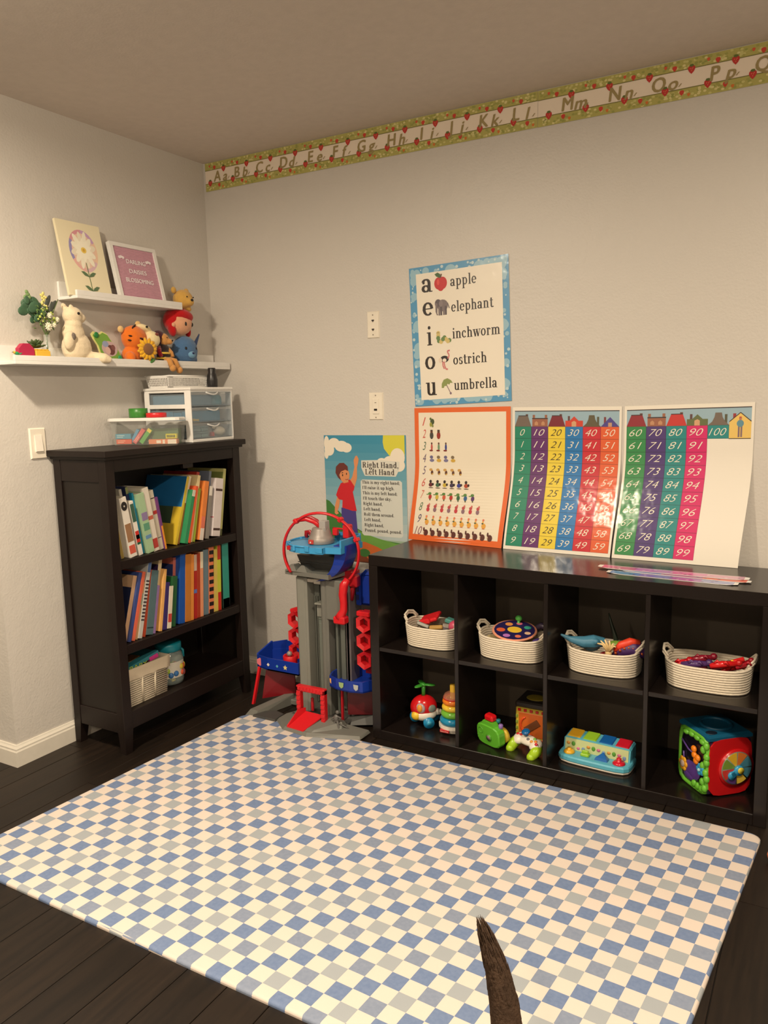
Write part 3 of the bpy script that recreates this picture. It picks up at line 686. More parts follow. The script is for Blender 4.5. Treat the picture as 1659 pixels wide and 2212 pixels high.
number_chart('number_chart', 'laminated number chart from 60 to 100 with blank right corner', (2.006, 1.334), (2.449, 1.343), (1.986, KZ+.001), (2.424, KZ+.001), .075, .080,
    [(44, 136, 74), (72, 48, 116), (22, 134, 134), (210, 24, 104), (22, 134, 134)],
    [('trap', (142, 32, 46)), ('flat', (154, 96, 72)), ('trap', (196, 48, 44)), ('gable', (96, 106, 62)), ('curve', (112, 98, 88))], 4, 60, True)

def poem():
    fn = quad_fn((.645, 1.220), (1.074, 1.222), (.648, .640), (1.076, .640))
    t = thing('rhyme_poster', 'poster of a rhyme with a boy in a red shirt raising his hand', 'poster', (.86, 0, .93))
    sheet_obj(fn, 'sheet', M_WHITE, t, 2, 2)
    a = Art(fn); n = 10
    # image coordinates of the printed picture, 0..1 across and up
    def p(x, y): return ((x-135)/1285, 1-(y-140)/1850)
    for i in range(12):                                   # printed sky shading from blue to pale
        k = i/11; c = tuple(int(q0+(q1-q0)*k) for q0, q1 in zip((58, 138, 168), (178, 192, 192))); a.rect(0, 1-(i+1)*.068, 1, 1-i*.068, c)
    a.rect(0, 0, 1, .19, (150, 174, 150))
    def poly(pts, c, l=2): a.L = l; a.face([p(*q) for q in pts], c)
    def el(x, y, rx, ry, c, l=2): a.L = l; u, v = p(x, y); a.ell(u, v, rx/1285, ry/1850, c, 20)
    poly([(1080, 141), (1400, 141), (1400, 420), (1300, 460), (1180, 440), (1090, 330), (1072, 240)], (210, 204, 66))
    for x, y, rx, ry in ((1290, 450, 110, 130), (1180, 520, 110, 90), (1050, 530, 80, 70), (1310, 560, 90, 90)): el(x, y, rx, ry, (232, 222, 204), 3)
    for x, y, rx, ry in ((180, 260, 44, 110), (300, 250, 90, 70), (420, 300, 110, 80), (500, 320, 85, 70), (220, 350, 80, 90), (170, 420, 34, 66)): el(x, y, rx, ry, (232, 222, 204), 3)
    poly([(135, 1090), (190, 1110), (300, 1220), (420, 1330), (640, 1500), (780, 1570), (1000, 1640), (1420, 1680), (1420, 1990), (135, 1990)], (62, 118, 52))
    poly([(640, 1520), (800, 1580), (1000, 1630), (1250, 1680), (1420, 1670), (1420, 1990), (640, 1990)], (104, 154, 66), 3)
    poly([(600, 1680), (760, 1690), (950, 1750), (1130, 1830), (1010, 1900), (860, 1990), (560, 1990)], (196, 98, 40), 4)
    poly([(300, 1800), (700, 1850), (860, 1990), (300, 1990)], (120, 58, 30), 4); el(740, 1850, 90, 60, (58, 110, 48), 5)
    # pale panel behind the words
    poly([(710, 800), (740, 775), (1320, 775), (1350, 800), (1350, 1560), (1320, 1590), (740, 1590), (710, 1560)], (206, 208, 200), 3)
    poly([(730, 500), (1000, 490), (1320, 510), (1320, 610), (1260, 720), (780, 720), (730, 610)], (214, 212, 200), 4)
    # boy: trousers, shirt, arms, head
    sk, hr, sh = (214, 140, 92), (104, 48, 40), (200, 30, 40)
    poly([(385, 1200), (620, 1240), (640, 1560), (620, 1760), (420, 1760), (385, 1400)], (70, 58, 130), 5)
    poly([(540, 800), (580, 740), (620, 600), (610, 500), (640, 440), (665, 432), (690, 480), (680, 540), (660, 600), (655, 760), (610, 890), (560, 880)], sk, 5)
    poly([(320, 1050), (370, 1070), (350, 1180), (320, 1260), (340, 1290), (300, 1310), (272, 1290), (280, 1180)], sk, 5)
    poly([(390, 840), (540, 780), (610, 880), (600, 930), (580, 960), (635, 1240), (560, 1240), (400, 1200), (410, 1090), (350, 1080), (305, 1020), (340, 930)], sh, 6)
    poly([(400, 800), (500, 770), (520, 820), (440, 840)], sk, 7); el(455, 720, 82, 108, sk, 7)
    poly([(310, 690), (320, 600), (380, 545), (450, 540), (510, 590), (515, 660), (470, 640), (400, 670), (370, 720), (400, 800), (350, 760)], hr, 8)
    el(425, 722, 9, 17, INK, 9); el(490, 700, 8, 16, INK, 9); a.L = 9; a.line([p(468, 782), p(490, 788), p(515, 775)], .006, (150, 70, 60)); a.line([p(410, 690), p(435, 680)], .006, INK)
    W = 1/1285; H = 1/1850
    def tx(s, x, y, w, h, l=10): a.L = l; u, v = p(x, y); a.serif(s, u, v, h*H, (58, 50, 50), width=w*W)
    tx('Right Hand,', 745, 600, 560, 56); tx('Left Hand', 785, 700, 460, 56)
    for i, (s, w) in enumerate([('This is my right hand;', 585), ("I'll raise it up high.", 500), ('This is my left hand;', 540), ("I'll touch the sky.", 450), ('Right hand,', 305), ('Left hand,', 270), ('Roll them around.', 475), ('Left hand,', 265), ('Right hand,', 305), ('Pound, pound, pound.', 575)]):
        tx(s, 732+i*2.6, 832+i*77.5, w, 30)
    a.build('print', M_MATTE, t)
poem()

def border(name, label, x0, x1, letters, wob):
    fn = lambda u, v, lift=0: Vector((x0+(x1-x0)*u, -.0025-lift, 2.379+.128*v+wob*.002))
    t = thing(name, label, 'wall border', ((x0+x1)/2, 0, 2.44), 'alphabet wall border strips')
    sheet_obj(lambda u, v, l=0: fn(u, v, l), 'strip', M_WHITE, t, 2, 1, .0008)
    L = x1-x0; a = Art(fn); W = 1/L; H = 1/.128
    a.rect(0, 0, 1, 1, (240, 226, 208)); rr = random.Random(int(x0*100)+5)
    for lo in (0, .74): a.L = 2; a.rect(0, lo, 1, lo+.26, (182, 176, 98))
    for k in range(int(L*420)):
        a.L = 3+k % 3; v = rr.choice((rr.uniform(.03, .23), rr.uniform(.77, .97))); a.ell(rr.uniform(.006, .994), v, .0055*W, .0040*H, rr.choice([(206, 200, 128), (158, 160, 84), (222, 212, 150), (166, 164, 86)]), 8)
    a.L = 6; a.rect(0, .255, 1, .275, (120, 116, 60)); a.rect(0, .725, 1, .745, (120, 116, 60))
    def berry(x, z, s, c=(196, 52, 48)):
        u = (x-x0)*W; v = (z-2.379)*H
        if not .008 < u < .992: return
        a.L = 7; a.face([(u+s*dx*W, v+s*dz*H) for dx, dz in ((0, -1.15), (.55, -.6), (.85, 0), (.8, .5), (.4, .8), (-.4, .8), (-.8, .5), (-.85, 0), (-.55, -.6))], c)
        if s > .01: a.L = 8; a.face([(u+s*dx*W, v+s*dz*H) for dx, dz in ((-.6, .7), (0, .45), (.6, .7), (.3, 1.1), (-.3, 1.1))], (96, 110, 50)); [a.ell(u+s*dx*W, v+s*dz*H, .0012*W, .0012*H, (232, 190, 120), 5) for dx, dz in ((-.3, .1), (.3, .2), (0, -.4), (.1, .0))]
    x = .128
    while x < 3.9:
        if x0 < x < x1: berry(x, 2.379+.092, .014); berry(x-.055, 2.379+.104, .009, (206, 66, 50)); berry(x-.085, 2.379+.112, .006, (214, 92, 60))
        y = x-.085
        if x0 < y < x1: berry(y, 2.379+.036, .014); berry(y+.055, 2.379+.022, .009, (206, 66, 50)); berry(y+.078, 2.379+.012, .006, (214, 120, 50))
        x += .1385
    ink = (160, 142, 94)
    for ch, xc in letters:
        u = (xc-x0)*W; v = (2.379+.040-2.379)*H
        nw = lambda q, sh, h: text_mesh(q, sh, 0)[2]*h*W
        for dx, dz in ((-.0017, 0), (.0017, .0008), (0, -.0013)):
            a.L = 9; a.text(ch, u+(dx-.022)*W, v+dz*H, .066*H, ink, shear=.12, width=nw(ch, .12, .060)); a.text(ch.lower(), u+(dx+.026)*W, v+(dz-.003)*H, .060*H, ink, shear=.25, width=nw(ch.lower(), .25, .062))
        l = ch.lower()                                   # joining strokes of the handwritten small letter
        a.L = 10; a.line([(u+.044*W, v+.002*H), (u+.053*W, v+.012*H)], .004*W, ink)
    a.build('print', M_MATTE, t)
border('wall_border_strip', 'strawberry alphabet border strip with letters A to L under the ceiling', .014, 1.662, list(zip('ABCDEFGHIJKL', (.109, .230, .364, .500, .648, .779, .911, 1.056, 1.196, 1.325, 1.466, 1.598))), 0)
border('wall_border_strip', 'strawberry alphabet border strip from letter M onward, running out of frame', 1.663, 3.45, list(zip('MNOPQRSTUVW', (1.799, 1.971, 2.121, 2.303, 2.450, 2.59, 2.73, 2.87, 3.01, 3.15, 3.29))), -.4)

# ------------------------------------------------------------------ laminated strips lying on the shelf unit
def strips():
    def strip(name, label, p0, p1, w, z, cols):
        p0 = Vector(p0); p1 = Vector(p1); d = (p1-p0); L = d.length; d.normalize(); n = Vector((-d.y, d.x, 0)); t = thing(name, label, 'paper', (*((p0+p1)/2).xy, z), 'laminated strips on the shelf unit')
        fn = lambda u, v, lift=0: Vector((*(p0.xy+d.xy*(L*u)+n.xy*(w*(v-.5))), z+.0008+lift+.006*max(0, abs(u-.5)*2-.75)**1.2*2))
        b = MB(); N = 14; vs = []
        for k in (0, 1):
            for i in range(N+1):
                for v in ((0, 1) if 0 < i < N else (.25, .75)): vs.append(fn(i/N, v, -.0008*k))
        h = 2*(N+1); fs = []
        for i in range(N): a = 2*i; fs += [(a, a+2, a+3, a+1), (h+a, h+a+1, h+a+3, h+a+2), (a, h+a, h+a+2, a+2), (a+1, a+3, h+a+3, h+a+1)]
        fs += [(0, 1, h+1, h), (2*N, h+2*N, h+2*N+1, 2*N+1)]
        b.add(vs, fs); b.build('sheet', M_WHITE, t)
        a = Art(fn); m = len(cols)
        for i in range(m*2): a.rect(.03+.94*i/(m*2), .08, .03+.94*(i+1)/(m*2), .92, cols[i//2])
        a.L = 2; rr = random.Random(len(label))
        for k in range(16): a.ell(rr.uniform(.06, .94), rr.uniform(.2, .8), .012, .07, rr.choice([(120, 70, 140), (90, 60, 110), (230, 200, 220)]), 8)
        a.build('print', M_LAM, t)
    strip('laminated_strip', 'blue and violet laminated strip on the shelf unit, nearest the front edge', (2.03, -.315, 0), (2.452, -.335, 0), .05, KZ+.0005, [(84, 130, 196), (128, 110, 190), (150, 90, 170), (140, 150, 200)])
    strip('laminated_strip', 'coral laminated strip half hidden under the pink strip on the shelf unit', (2.06, -.27, 0), (2.486, -.295, 0), .045, KZ+.0022, [(90, 110, 190), (170, 90, 150), (222, 96, 74)])
    strip('laminated_strip', 'pink laminated strip on top of the others on the shelf unit', (1.985, -.255, 0), (2.478, -.262, 0), .055, KZ+.0042, [(206, 90, 150), (190, 120, 190), (204, 120, 176), (206, 150, 180)])
strips()

# ------------------------------------------------------------------ books
PG = PAPER((222, 212, 190))
def book(label, y, z0, t, h, d, xf, lean, col, extra=None, group=None, patch=None):
    """spine faces the room (+x); y is where its lower corner rests; lean tips the top along the shelf"""
    a = rad(lean); o = thing('book', label, 'book', (xf-d/2, y, z0), group)
    def mk(x0, x1, y0, y1, z0_, z1):
        b = MB(); off = -t if lean > 0 else 0
        b.X = Matrix.Translation(Vector((0, y, z0))) @ Matrix.Rotation(-a, 4, 'X') @ Matrix.Translation(Vector((0, off, 0)))
        b.cbox(x0, x1, y0, y1, z0_, z1, e=.0006); return b
    c = min(.0022, t*.2); m = mat('book_cover_%02x%02x%02x' % col, col, .38, var=.1, vscale=20)
    b = mk(xf-d, xf, 0, c, 0, h); q = mk(xf-d, xf, t-c, t, 0, h); w = mk(xf-c, xf+.0006, 0, t, 0, h)
    for k in (q, w):
        n = len(b.v); b.v += k.v; b.f += [[i+n for i in f] for f in k.f]; b.m += k.m; b.sm += k.sm
    b.build('cover', m, o)
    mk(xf-d+.003, xf-c, c, t-c, .003, h-.003).build('pages', PG, o)
    for e in (extra or []):                      # printed bands on the spine: (z0, z1, colour[, 'disc'])
        if len(e) > 3:
            w2 = mk(0, .001, 0, .001, 0, .001); w2.v = []; w2.f = []; w2.m = []; w2.sm = []; cz = (e[0]+e[1])/2*h; hr = (e[1]-e[0])/2*h
            w2.hull([(xf+l, t/2+min(hr, t*.42)*cos(k*PI/8), cz+hr*sin(k*PI/8)) for k in range(16) for l in (.0006, .0016 if e[2][0] < 90 else .0019)]); w2.build('spine_print', PAPER(e[2]), o); continue
        mk(xf+.0004, xf+.0011, t*.06, t*.94, e[0]*h, e[1]*h).build('spine_band', PAPER(e[2]), o)
    for e in (patch or []):                      # printed areas on the front cover: (x0, x1, z0, z1, colour)
        mk(xf-d*e[1], xf-d*e[0], -.0005, .0002, e[2]*h, e[3]*h).build('cover_print', PAPER(e[4]), o)
    return o
def row(y, z0, items, where, k=1.0):
    for it in items:
        gap, t, h, d, xf, lean, col, desc = it[:8]; t *= k; ex = it[8] if len(it) > 8 else None; pa = it[9] if len(it) > 9 else None
        y += gap; w = t/cos(rad(lean))
        book(desc+' '+where, y+(w if lean > 0 else 0), z0, t, h, d, xf, lean, col, ex, 'books '+where, pa); y += w+.0006
    return y
U = 'on the upper shelf'; z = .7802
WHT, BLK = (226, 220, 210), (30, 26, 26)
y = row(-.925, z, [
    (0, .010, .20, .17, .285, -9, (38, 44, 84), 'navy book, first from the left'),
    (0, .016, .255, .19, .280, -9, (150, 130, 66), 'olive yellow book near the left end'),
    (0, .014, .285, .20, .262, -9, (196, 186, 160), 'cream book with a yellow top', [(.86, 1, (206, 180, 50))], [(0, .9, .85, 1, (206, 180, 50))]),
    (0, .030, .245, .17, .296, -9, WHT, 'white book with a black circle and brown band', [(.26, .56, (150, 112, 80)), (.78, .93, BLK, 'disc'), (.84, .87, (196, 190, 180), 'disc'), (.06, .2, (200, 90, 70))]),
    (0, .012, .275, .19, .262, -9, (176, 172, 162), 'pale grey book beside the black circle book'),
    (0, .018, .225, .17, .290, -9, WHT, 'white book with red and dark green pictures', [(.62, .95, (54, 92, 74)), (.24, .45, (196, 44, 36)), (.30, .38, (226, 190, 60)), (.2, .24, (30, 90, 60))]),
    (0, .012, .28, .2, .258, -9, (38, 46, 86), 'dark blue book with a green edge', [(.9, 1, (120, 130, 80))]),
    (0, .008, .255, .18, .272, -9, (20, 132, 170), 'turquoise topped thin book'),
    (0, .030, .250, .17, .292, -9, (160, 190, 152), 'light green book', [(.55, .68, (136, 120, 160)), (.38, .5, (92, 150, 122)), (.24, .3, (100, 140, 180))]),
    (0, .026, .270, .18, .288, -9, (220, 212, 198), 'thick white book with a russet stripe', [(.5, .56, (188, 96, 72)), (.05, .2, (176, 62, 54))]),
    (0, .006, .22, .17, .28, -9, (190, 98, 70), 'thin russet book'),
    (0, .020, .255, .18, .280, -9, (200, 192, 172), 'cream book with small red print', [(.6, .66, (176, 50, 46)), (.86, .875, BLK), (.2, .21, BLK)]),
    (0, .009, .225, .17, .287, -9, (112, 58, 118), 'thin purple and orange book', [(0, .45, (226, 146, 48))]),
], U, 1.16)
y = row(y+.062, z, [
    (0, .010, .300, .24, .268, 19, (214, 184, 56), 'yellow and blue picture book leaning behind the others', None, [(0, 1, .55, 1, (32, 104, 160)), (.2, .6, .3, .55, (60, 80, 60))]),
    (0, .012, .300, .23, .262, 19, (176, 112, 60), 'brown book with a pale upper cover', [(.6, 1, (226, 214, 190))], [(0, 1, .62, 1, (196, 190, 176))]),
    (0, .014, .235, .18, .290, 17, (48, 138, 92), 'green book leaning right', [(.88, 1, (206, 208, 190))]),
    (0, .011, .250, .18, .290, 16, (222, 92, 52), 'orange red book leaning right'),
    (0, .012, .295, .21, .282, 15, (232, 212, 160), 'tall cream book leaning right'),
    (0, .008, .235, .18, .285, 14, (158, 180, 62), 'thin lime book leaning right'),
    (0, .012, .305, .2, .255, 13, (164, 48, 38), 'tall red book set back'),
    (0, .018, .262, .18, .292, 13, (226, 132, 64), 'orange book leaning right', [(0, .2, (226, 216, 206)), (.2, .4, (222, 120, 96))]),
    (0, .010, .23, .17, .272, 12, (44, 34, 34), 'thin black book'),
    (0, .015, .235, .18, .290, 11, (140, 134, 128), 'grey book with a white top', [(.82, 1, WHT)]),
    (0, .010, .300, .21, .262, 11, (112, 122, 140), 'tall slate blue book set back'),
    (.004, .034, .262, .19, .292, 10, (222, 212, 212), 'white book with dark ribbon bands', [(.10, .14, (70, 46, 40)), (.78, .82, (70, 46, 40))], [(0, .8, .32, .335, (190, 60, 80)), (.3, .34, 0, .9, (70, 46, 40))]),
    (0, .012, .305, .22, .288, 10, (188, 186, 120), 'tall olive green book, last on the right', [(.0, .1, (90, 92, 56))], [(0, .6, .8, .95, (120, 130, 70))]),
], U, 1.45)
M2 = 'on the middle shelf'; z = .4402
y = row(-.935, z, [
    (0, .012, .27, .19, .280, 17, (206, 166, 130), 'pink topped dark book, first from the left', None, [(0, 1, 0, .82, (34, 40, 72))]),
    (0, .010, .28, .19, .288, 17, (60, 78, 140), 'blue book near the left end'),
    (0, .010, .28, .19, .290, 17, (216, 104, 78), 'salmon orange book near the left end'),
    (0, .010, .235, .17, .286, 16, (192, 150, 108), 'tan book with speckles', [(.6, .8, (150, 160, 140))]),
    (0, .012, .345, .20, .290, 15, (190, 190, 186), 'tall pale book with black spine lettering', [(.78, 1, (80, 110, 160))]+[(k/24, k/24+.02, (60, 56, 60)) for k in range(5, 17)]),
    (0, .012, .275, .19, .288, 14, (168, 66, 40), 'rust red book'),
    (0, .024, .265, .19, .290, 12, (84, 110, 116), 'thick grey teal book', [(.1, .12, (40, 60, 64))]),
    (0, .008, .20, .17, .290, 12, (140, 110, 160), 'thin lilac book'),
    (0, .012, .33, .22, .27, 12, (214, 196, 160), 'tall cream book', None, [(0, 1, .55, .85, (54, 34, 80))]),
    (0, .010, .26, .18, .290, 11, (230, 176, 104), 'thin peach book'),
    (.002, .014, .20, .16, .292, 10, (58, 46, 104), 'small navy book'),
    (0, .014, .18, .15, .294, 9, (222, 212, 190), 'small white book with a red square', [(.15, .35, (196, 70, 60))]),
    (0, .018, .215, .15, .290, 8, (40, 92, 54), 'dark green board book'),
    (0, .012, .29, .2, .265, 7, (196, 108, 92), 'blue and salmon picture book set back', None, [(0, 1, .2, .9, (44, 58, 110))]),
    (0, .022, .315, .21, .290, 6, (24, 82, 168), 'tall bright blue book'),
    (0, .022, .295, .20, .292, 5, (192, 120, 48), 'thick brown orange book'),
    (0, .010, .29, .20, .292, 5, (222, 140, 62), 'orange book beside the brown one'),
    (0, .015, .285, .20, .290, 4, (176, 42, 36), 'red book with a white top', [(.75, 1, (206, 180, 160)), (.4, .46, (90, 110, 180))]),
    (0, .012, .285, .20, .290, 4, (170, 62, 36), 'brick red book'),
    (0, .012, .29, .20, .290, 4, (230, 152, 112), 'salmon book with a white top', [(.75, 1, (226, 216, 190))]),
    (0, .022, .295, .20, .288, 4, (106, 128, 140), 'slate blue book'),
    (0, .020, .30, .20, .290, 4, (228, 128, 84), 'black and orange chequered book', [(k/9, k/9+.06, (28, 16, 18)) for k in range(9)]),
    (0, .016, .285, .20, .290, 3, (214, 190, 92), 'yellow book'),
    (0, .015, .30, .20, .290, 3, (196, 200, 60), 'lime yellow book with red blocks', [(.78, 1, (190, 50, 34)), (0, .28, (198, 40, 30))]),
    (.012, .030, .315, .22, .288, 2, (30, 40, 42), 'large dark book with shiny teal spine, last on the right', [(0, 1, (48, 150, 136)), (0, .14, (110, 170, 100))]),
], M2, 1.6)

# ------------------------------------------------------------------ bottom shelf: lined basket and jar
def lower_shelf():
    z0 = .1655
    t = thing('wicker_basket', 'cream woven basket with cloth liner on the bottom shelf', 'basket', (.19, -.81, z0))
    wk = mat('paper_rope', (206, 194, 172), .8, bump=.6, bscale=300); cl = mat('linen_cloth', (208, 194, 170), .9, bump=.6, bscale=250)
    x0, x1, y0, y1 = .09, .270, -.908, -.708
    b = MB()
    for k in range(14):
        f = k/13; e = .012*f; zz = z0+.004+.118*f
        b.tube([(x0-e, y0-e, zz), (x1+e*.4, y0-e, zz), (x1+e*.4, y1+e, zz), (x0-e, y1+e, zz)], .0033, 6, True)
    b.box(x0, x1, y0, y1, z0, z0+.004); b.build('weave', wk, t)
    for yy in (y0+.065, y1-.065):
        MB().tube([(x1+.002, yy, z0+.004), (x1+.007, yy, z0+.12)], .0045, 6).build('rib', wk, t)
    b = MB(); e = .016; ring = []
    for (dz, ex, wob) in ((.112, .018, .003), (.125, .019, .002), (.158, .020, .001), (.162, .016, 0), (.150, .008, 0), (.105, .004, 0)):
        pts = []
        for (ax, ay, bx, by) in ((x0-ex, y0-ex, x1+ex*.6, y0-ex), (x1+ex*.6, y0-ex, x1+ex*.6, y1+ex), (x1+ex*.6, y1+ex, x0-ex, y1+ex), (x0-ex, y1+ex, x0-ex, y0-ex)):
            for k in range(10): f = k/10; pts.append(Vector((ax+(bx-ax)*f, ay+(by-ay)*f, z0+dz+wob*sin(k*2.1+ax*40))))
        ring.append(pts)
    vs = [p for r_ in ring for p in r_]; n = 40
    b.smooth = True; b.add(vs, [(j*n+i, j*n+(i+1) % n, (j+1)*n+(i+1) % n, (j+1)*n+i) for j in range(len(ring)-1) for i in range(n)]); b.build('liner', cl, t)
    # boxed card set sticking out of the basket
    t = thing('picture_book', 'teal and pink boxed book lying in the lined basket', 'book', (.18, -.82, z0+.14))
    R = rot('X', 9) @ rot('Y', -4)
    MB().cbox(.095, .268, -.905, -.735, z0+.155, z0+.172, .001, R).build('cover', PAPER((52, 128, 140)), t)
    MB().cbox(.230, .270, -.790, -.742, z0+.1585, z0+.1765, .001, R).build('corner_band', PAPER((206, 60, 140)), t)
    MB().cbox(.150, .225, -.86, -.80, z0+.170, z0+.1728, .0005, R).build('cover_print', PAPER((150, 110, 60)), t)
    b = MB(); vs, fs, w = text_mesh('BABY', 0, 0); s = .095/w
    b.X = Matrix.Translation(Vector((.2693, -.898, z0+.150))) @ Matrix(((0, 0, 1, 0), (s, 0, 0, 0), (0, .024, 0, 0), (0, 0, 0, 1))) 
    b.X = b.X @ Matrix.Identity(4)
    b.add([(x, yq, 0) for x, yq in vs], fs); b.build('lettering', PAPER((196, 210, 60)), t)
    # plastic jar
    t = thing('plastic_jar', 'clear plastic jar with teal screw lid on the bottom shelf', 'jar', (.20, -.618, z0)); c = (.20, -.618, z0)
    pl = mat('clear_plastic', (205, 225, 222), .08, alpha=.28, spec=.6); te = P((20, 132, 150))
    MB().lathe([(.045, 0), (.058, .004), (.062, .02), (.062, .115), (.056, .135), (.050, .142), (.050, .15)], c, 28).build('body', pl, t)
    l = MB().lathe([(.054, .148), (.057, .15), (.057, .178), (.053, .184), (.0, .185)], c, 28); l.build('lid', te, t)
    b = MB(); b.tube([(c[0], c[1]+.062, z0+.145), (c[0]+.02, c[1]+.068, z0+.13), (c[0]+.02, c[1]+.068, z0+.10)], .006, 8); b.build('handle', te, t)
    b = MB(); n = 28; vs = [(c[0]+.0626*cos(2*PI*i/n), c[1]+.0626*sin(2*PI*i/n), z0+q) for q in (.035, .105) for i in range(n)]
    b.smooth = True; b.add(vs, [(i, (i+1) % n, n+(i+1) % n, n+i) for i in range(n)]); b.build('label', PAPER((214, 210, 196)), t)
    b = MB(); cols = [P((206, 86, 52)), P((54, 110, 170)), P((160, 190, 54)), P((220, 196, 70))]; rr = random.Random(4)
    for k in range(13):
        a = rr.uniform(-1.7, .9); zz = z0+rr.uniform(.042, .085); b.mi = k % 4
        b.ell((c[0]+.0628*cos(a), c[1]+.0628*sin(a), zz), (.006, .012, .013), rot('Z', math.degrees(a)), 10)
    b.build('label_picture', cols, t)
    b = MB()
    for k in range(26):
        a = rr.uniform(0, 6.28); q = rr.uniform(0, .045); b.mi = k % 4; b.cbox(c[0]+q*cos(a)-.009, c[0]+q*cos(a)+.009, c[1]+q*sin(a)-.009, c[1]+q*sin(a)+.009, z0+.006+k*.003, z0+.02+k*.003, .003, rot('Z', k*31) @ rot('X', k*17))
    o = b.build('counting_pieces', cols, None); tag(o, 'coloured plastic counting pieces filling the clear jar', 'toy'); o['kind'] = 'stuff'
lower_shelf()

# ------------------------------------------------------------------ on top of the bookcase
def case_top():
    Z = 1.2125
    t = thing('drawer_tower', 'white plastic drawer unit with three clear drawers on the bookcase', 'drawers', (.165, -.37, Z))
    x0, x1, y0, y1 = .03, .305, -.500, -.232; H = .236; wp = mat('white_plastic', (232, 230, 226), .3)
    b = MB()
    b.cbox(x0, x1+.004, y0-.004, y1+.004, Z+H-.012, Z+H, .003); b.cbox(x0, x1, y0, y1, Z, Z+.014, .003)
    b.cbox(x0+.0005, x1-.0005, y0+.0005, y1-.0005, Z+H-.022, Z+H-.011, .002)
    for yy in (y0, y1-.006):
        b.cbox(x1-.035, x1, yy, yy+.006, Z+.01, Z+H-.01, .001); b.cbox(x0, x0+.03, yy, yy+.006, Z+.01, Z+H-.01, .001)
        for k in (1, 2): b.cbox(x0+.001, x1-.001, yy+.0006, yy+.0054, Z+.014+k*.069-.006, Z+.014+k*.069+.012, .001)
    b.cbox(x0, x0+.004, y0, y1, Z+.01, Z+H-.01, .001)
    b.build('frame', wp, t)
    cp = mat('clear_drawer', (176, 190, 200), .12, alpha=.22, spec=.6)
    for k in range(3):
        za = Z+.016+k*.069; zb = za+.066
        b = MB(); b.cbox(x1-.004, x1+.0015, y0+.008, y1-.008, za, zb, .001)
        for yy in (y0+.009, y1-.012): b.cbox(x0+.01, x1-.004, yy, yy+.003, za, zb-.012, .0005)
        b.cbox(x0+.01, x1-.004, y0+.009, y1-.009, za, za+.003, .0005); b.cbox(x0+.01, x0+.013, y0+.009, y1-.009, za, zb-.012, .0005)
        d = b.build('drawer', cp, t)
        b = MB(); b.tube([(x1+.001+.010*sin(q*PI/8), y0+.095+.078*q/8, zb-.006-.010*sin(q*PI/8)) for q in range(9)], .0035, 6); b.build('handle', mat('frosted_plastic', (224, 224, 222), .3, alpha=.8), d)
    def tg(name, label, cat, b, m): tag(b.build(name, m), label, cat)
    def thing_box(name, label, cat, col, *q):
        b = MB(); b.cbox(*q, e=.004); b.cbox(q[0]+.004, q[1]-.004, q[2]+.004, q[3]-.004, q[5]-.001, q[5]+.0015, .001); tg(name, label, cat, b, P(col))
    thing_box('fabric_pouch', 'pale blue craft box in the top clear drawer', 'box', (92, 134, 160), x0+.03, x1-.03, y0+.02, y1-.10, Z+.158, Z+.202)
    b = MB(); c = (x1-.055, y1-.065, Z+.1575); b.lathe([(.022, 0), (.036, .003), (.038, .012), (.036, .035), (.030, .042), (.031, .0445)], c, 20); b.tube([(c[0]-.0, c[1]+.034, c[2]+.034), (c[0]+.006, c[1]+.046, c[2]+.026), (c[0]+.004, c[1]+.044, c[2]+.016), (c[0], c[1]+.034, c[2]+.010)], .003, 6); tg('toy_cup', 'blue cup shaped container in the top clear drawer', 'cup', b, P((70, 140, 160)))
    b = MB()
    for k in range(4): b.cbox(x0+.05+k*.05, x0+.095+k*.05, y0+.02, y1-.05, Z+.0885, Z+.128+.006*(k % 2), .004)
    tg('craft_bag', 'bright blue bag of craft supplies in the middle clear drawer', 'bag', b, P((40, 122, 160)))
    b = MB(); b.tube([(x1-.012, y0+.02, Z+.094), (x1-.010, y0+.055, Z+.097)], .004, 6, flat=(.5, 1)); b.tube([(x1-.012, y0+.02, Z+.10), (x1-.010, y0+.055, Z+.093)], .004, 6, flat=(.5, 1)); tg('clothes_peg', 'yellow clothes peg in the middle clear drawer', 'peg', b, P((226, 190, 50)))
    for k, (a, w) in enumerate(((y0+.018, .052), (y0+.074, .042))):
        for j in (0, 1):
            b = MB(); zz = Z+.0195+j*.025; b.cbox(x1-.10, x1-.012, a, a+w, zz, zz+.018, .004); b.cbox(x1-.102, x1-.010, a-.001, a+w+.001, zz+.018, zz+.0235, .002)
            tg('small_box', ('lower' if j == 0 else 'upper')+' small grey green box in the bottom drawer, '+('left' if k == 0 else 'right')+' stack', 'box', b, P((118, 140, 138)))
    b = MB(); c = Vector((x1-.045, y1-.05, Z+.0195+.022)); b.ell(c, (.030, .030, .021), None, 18); b.cyl(c+Vector((0, -.030, .014)), c+Vector((0, -.040, .022)), .009, .007); tg('glue_tub', 'white round tub with red cap in the bottom drawer', 'tub', b, [P((226, 216, 196))])
    b = MB(); b.lathe([(.011, 0), (.012, .002), (.011, .016), (.006, .02)], (x1-.036, y1-.106, Z+.020), 14); tg('red_cap', 'small red cap beside the white tub in the bottom drawer', 'cap', b, P((206, 64, 52)))

    # perforated basket above
    zt = Z+H+.0005; t = thing('perforated_basket', 'small white perforated basket on top of the drawer unit', 'basket', (.16, -.40, zt))
    bx0, bx1, by0, by1 = .062, .185, -.495, -.245; h = .052
    b = MB(); b.cbox(bx0, bx1, by0, by1, zt, zt+.003, .001)
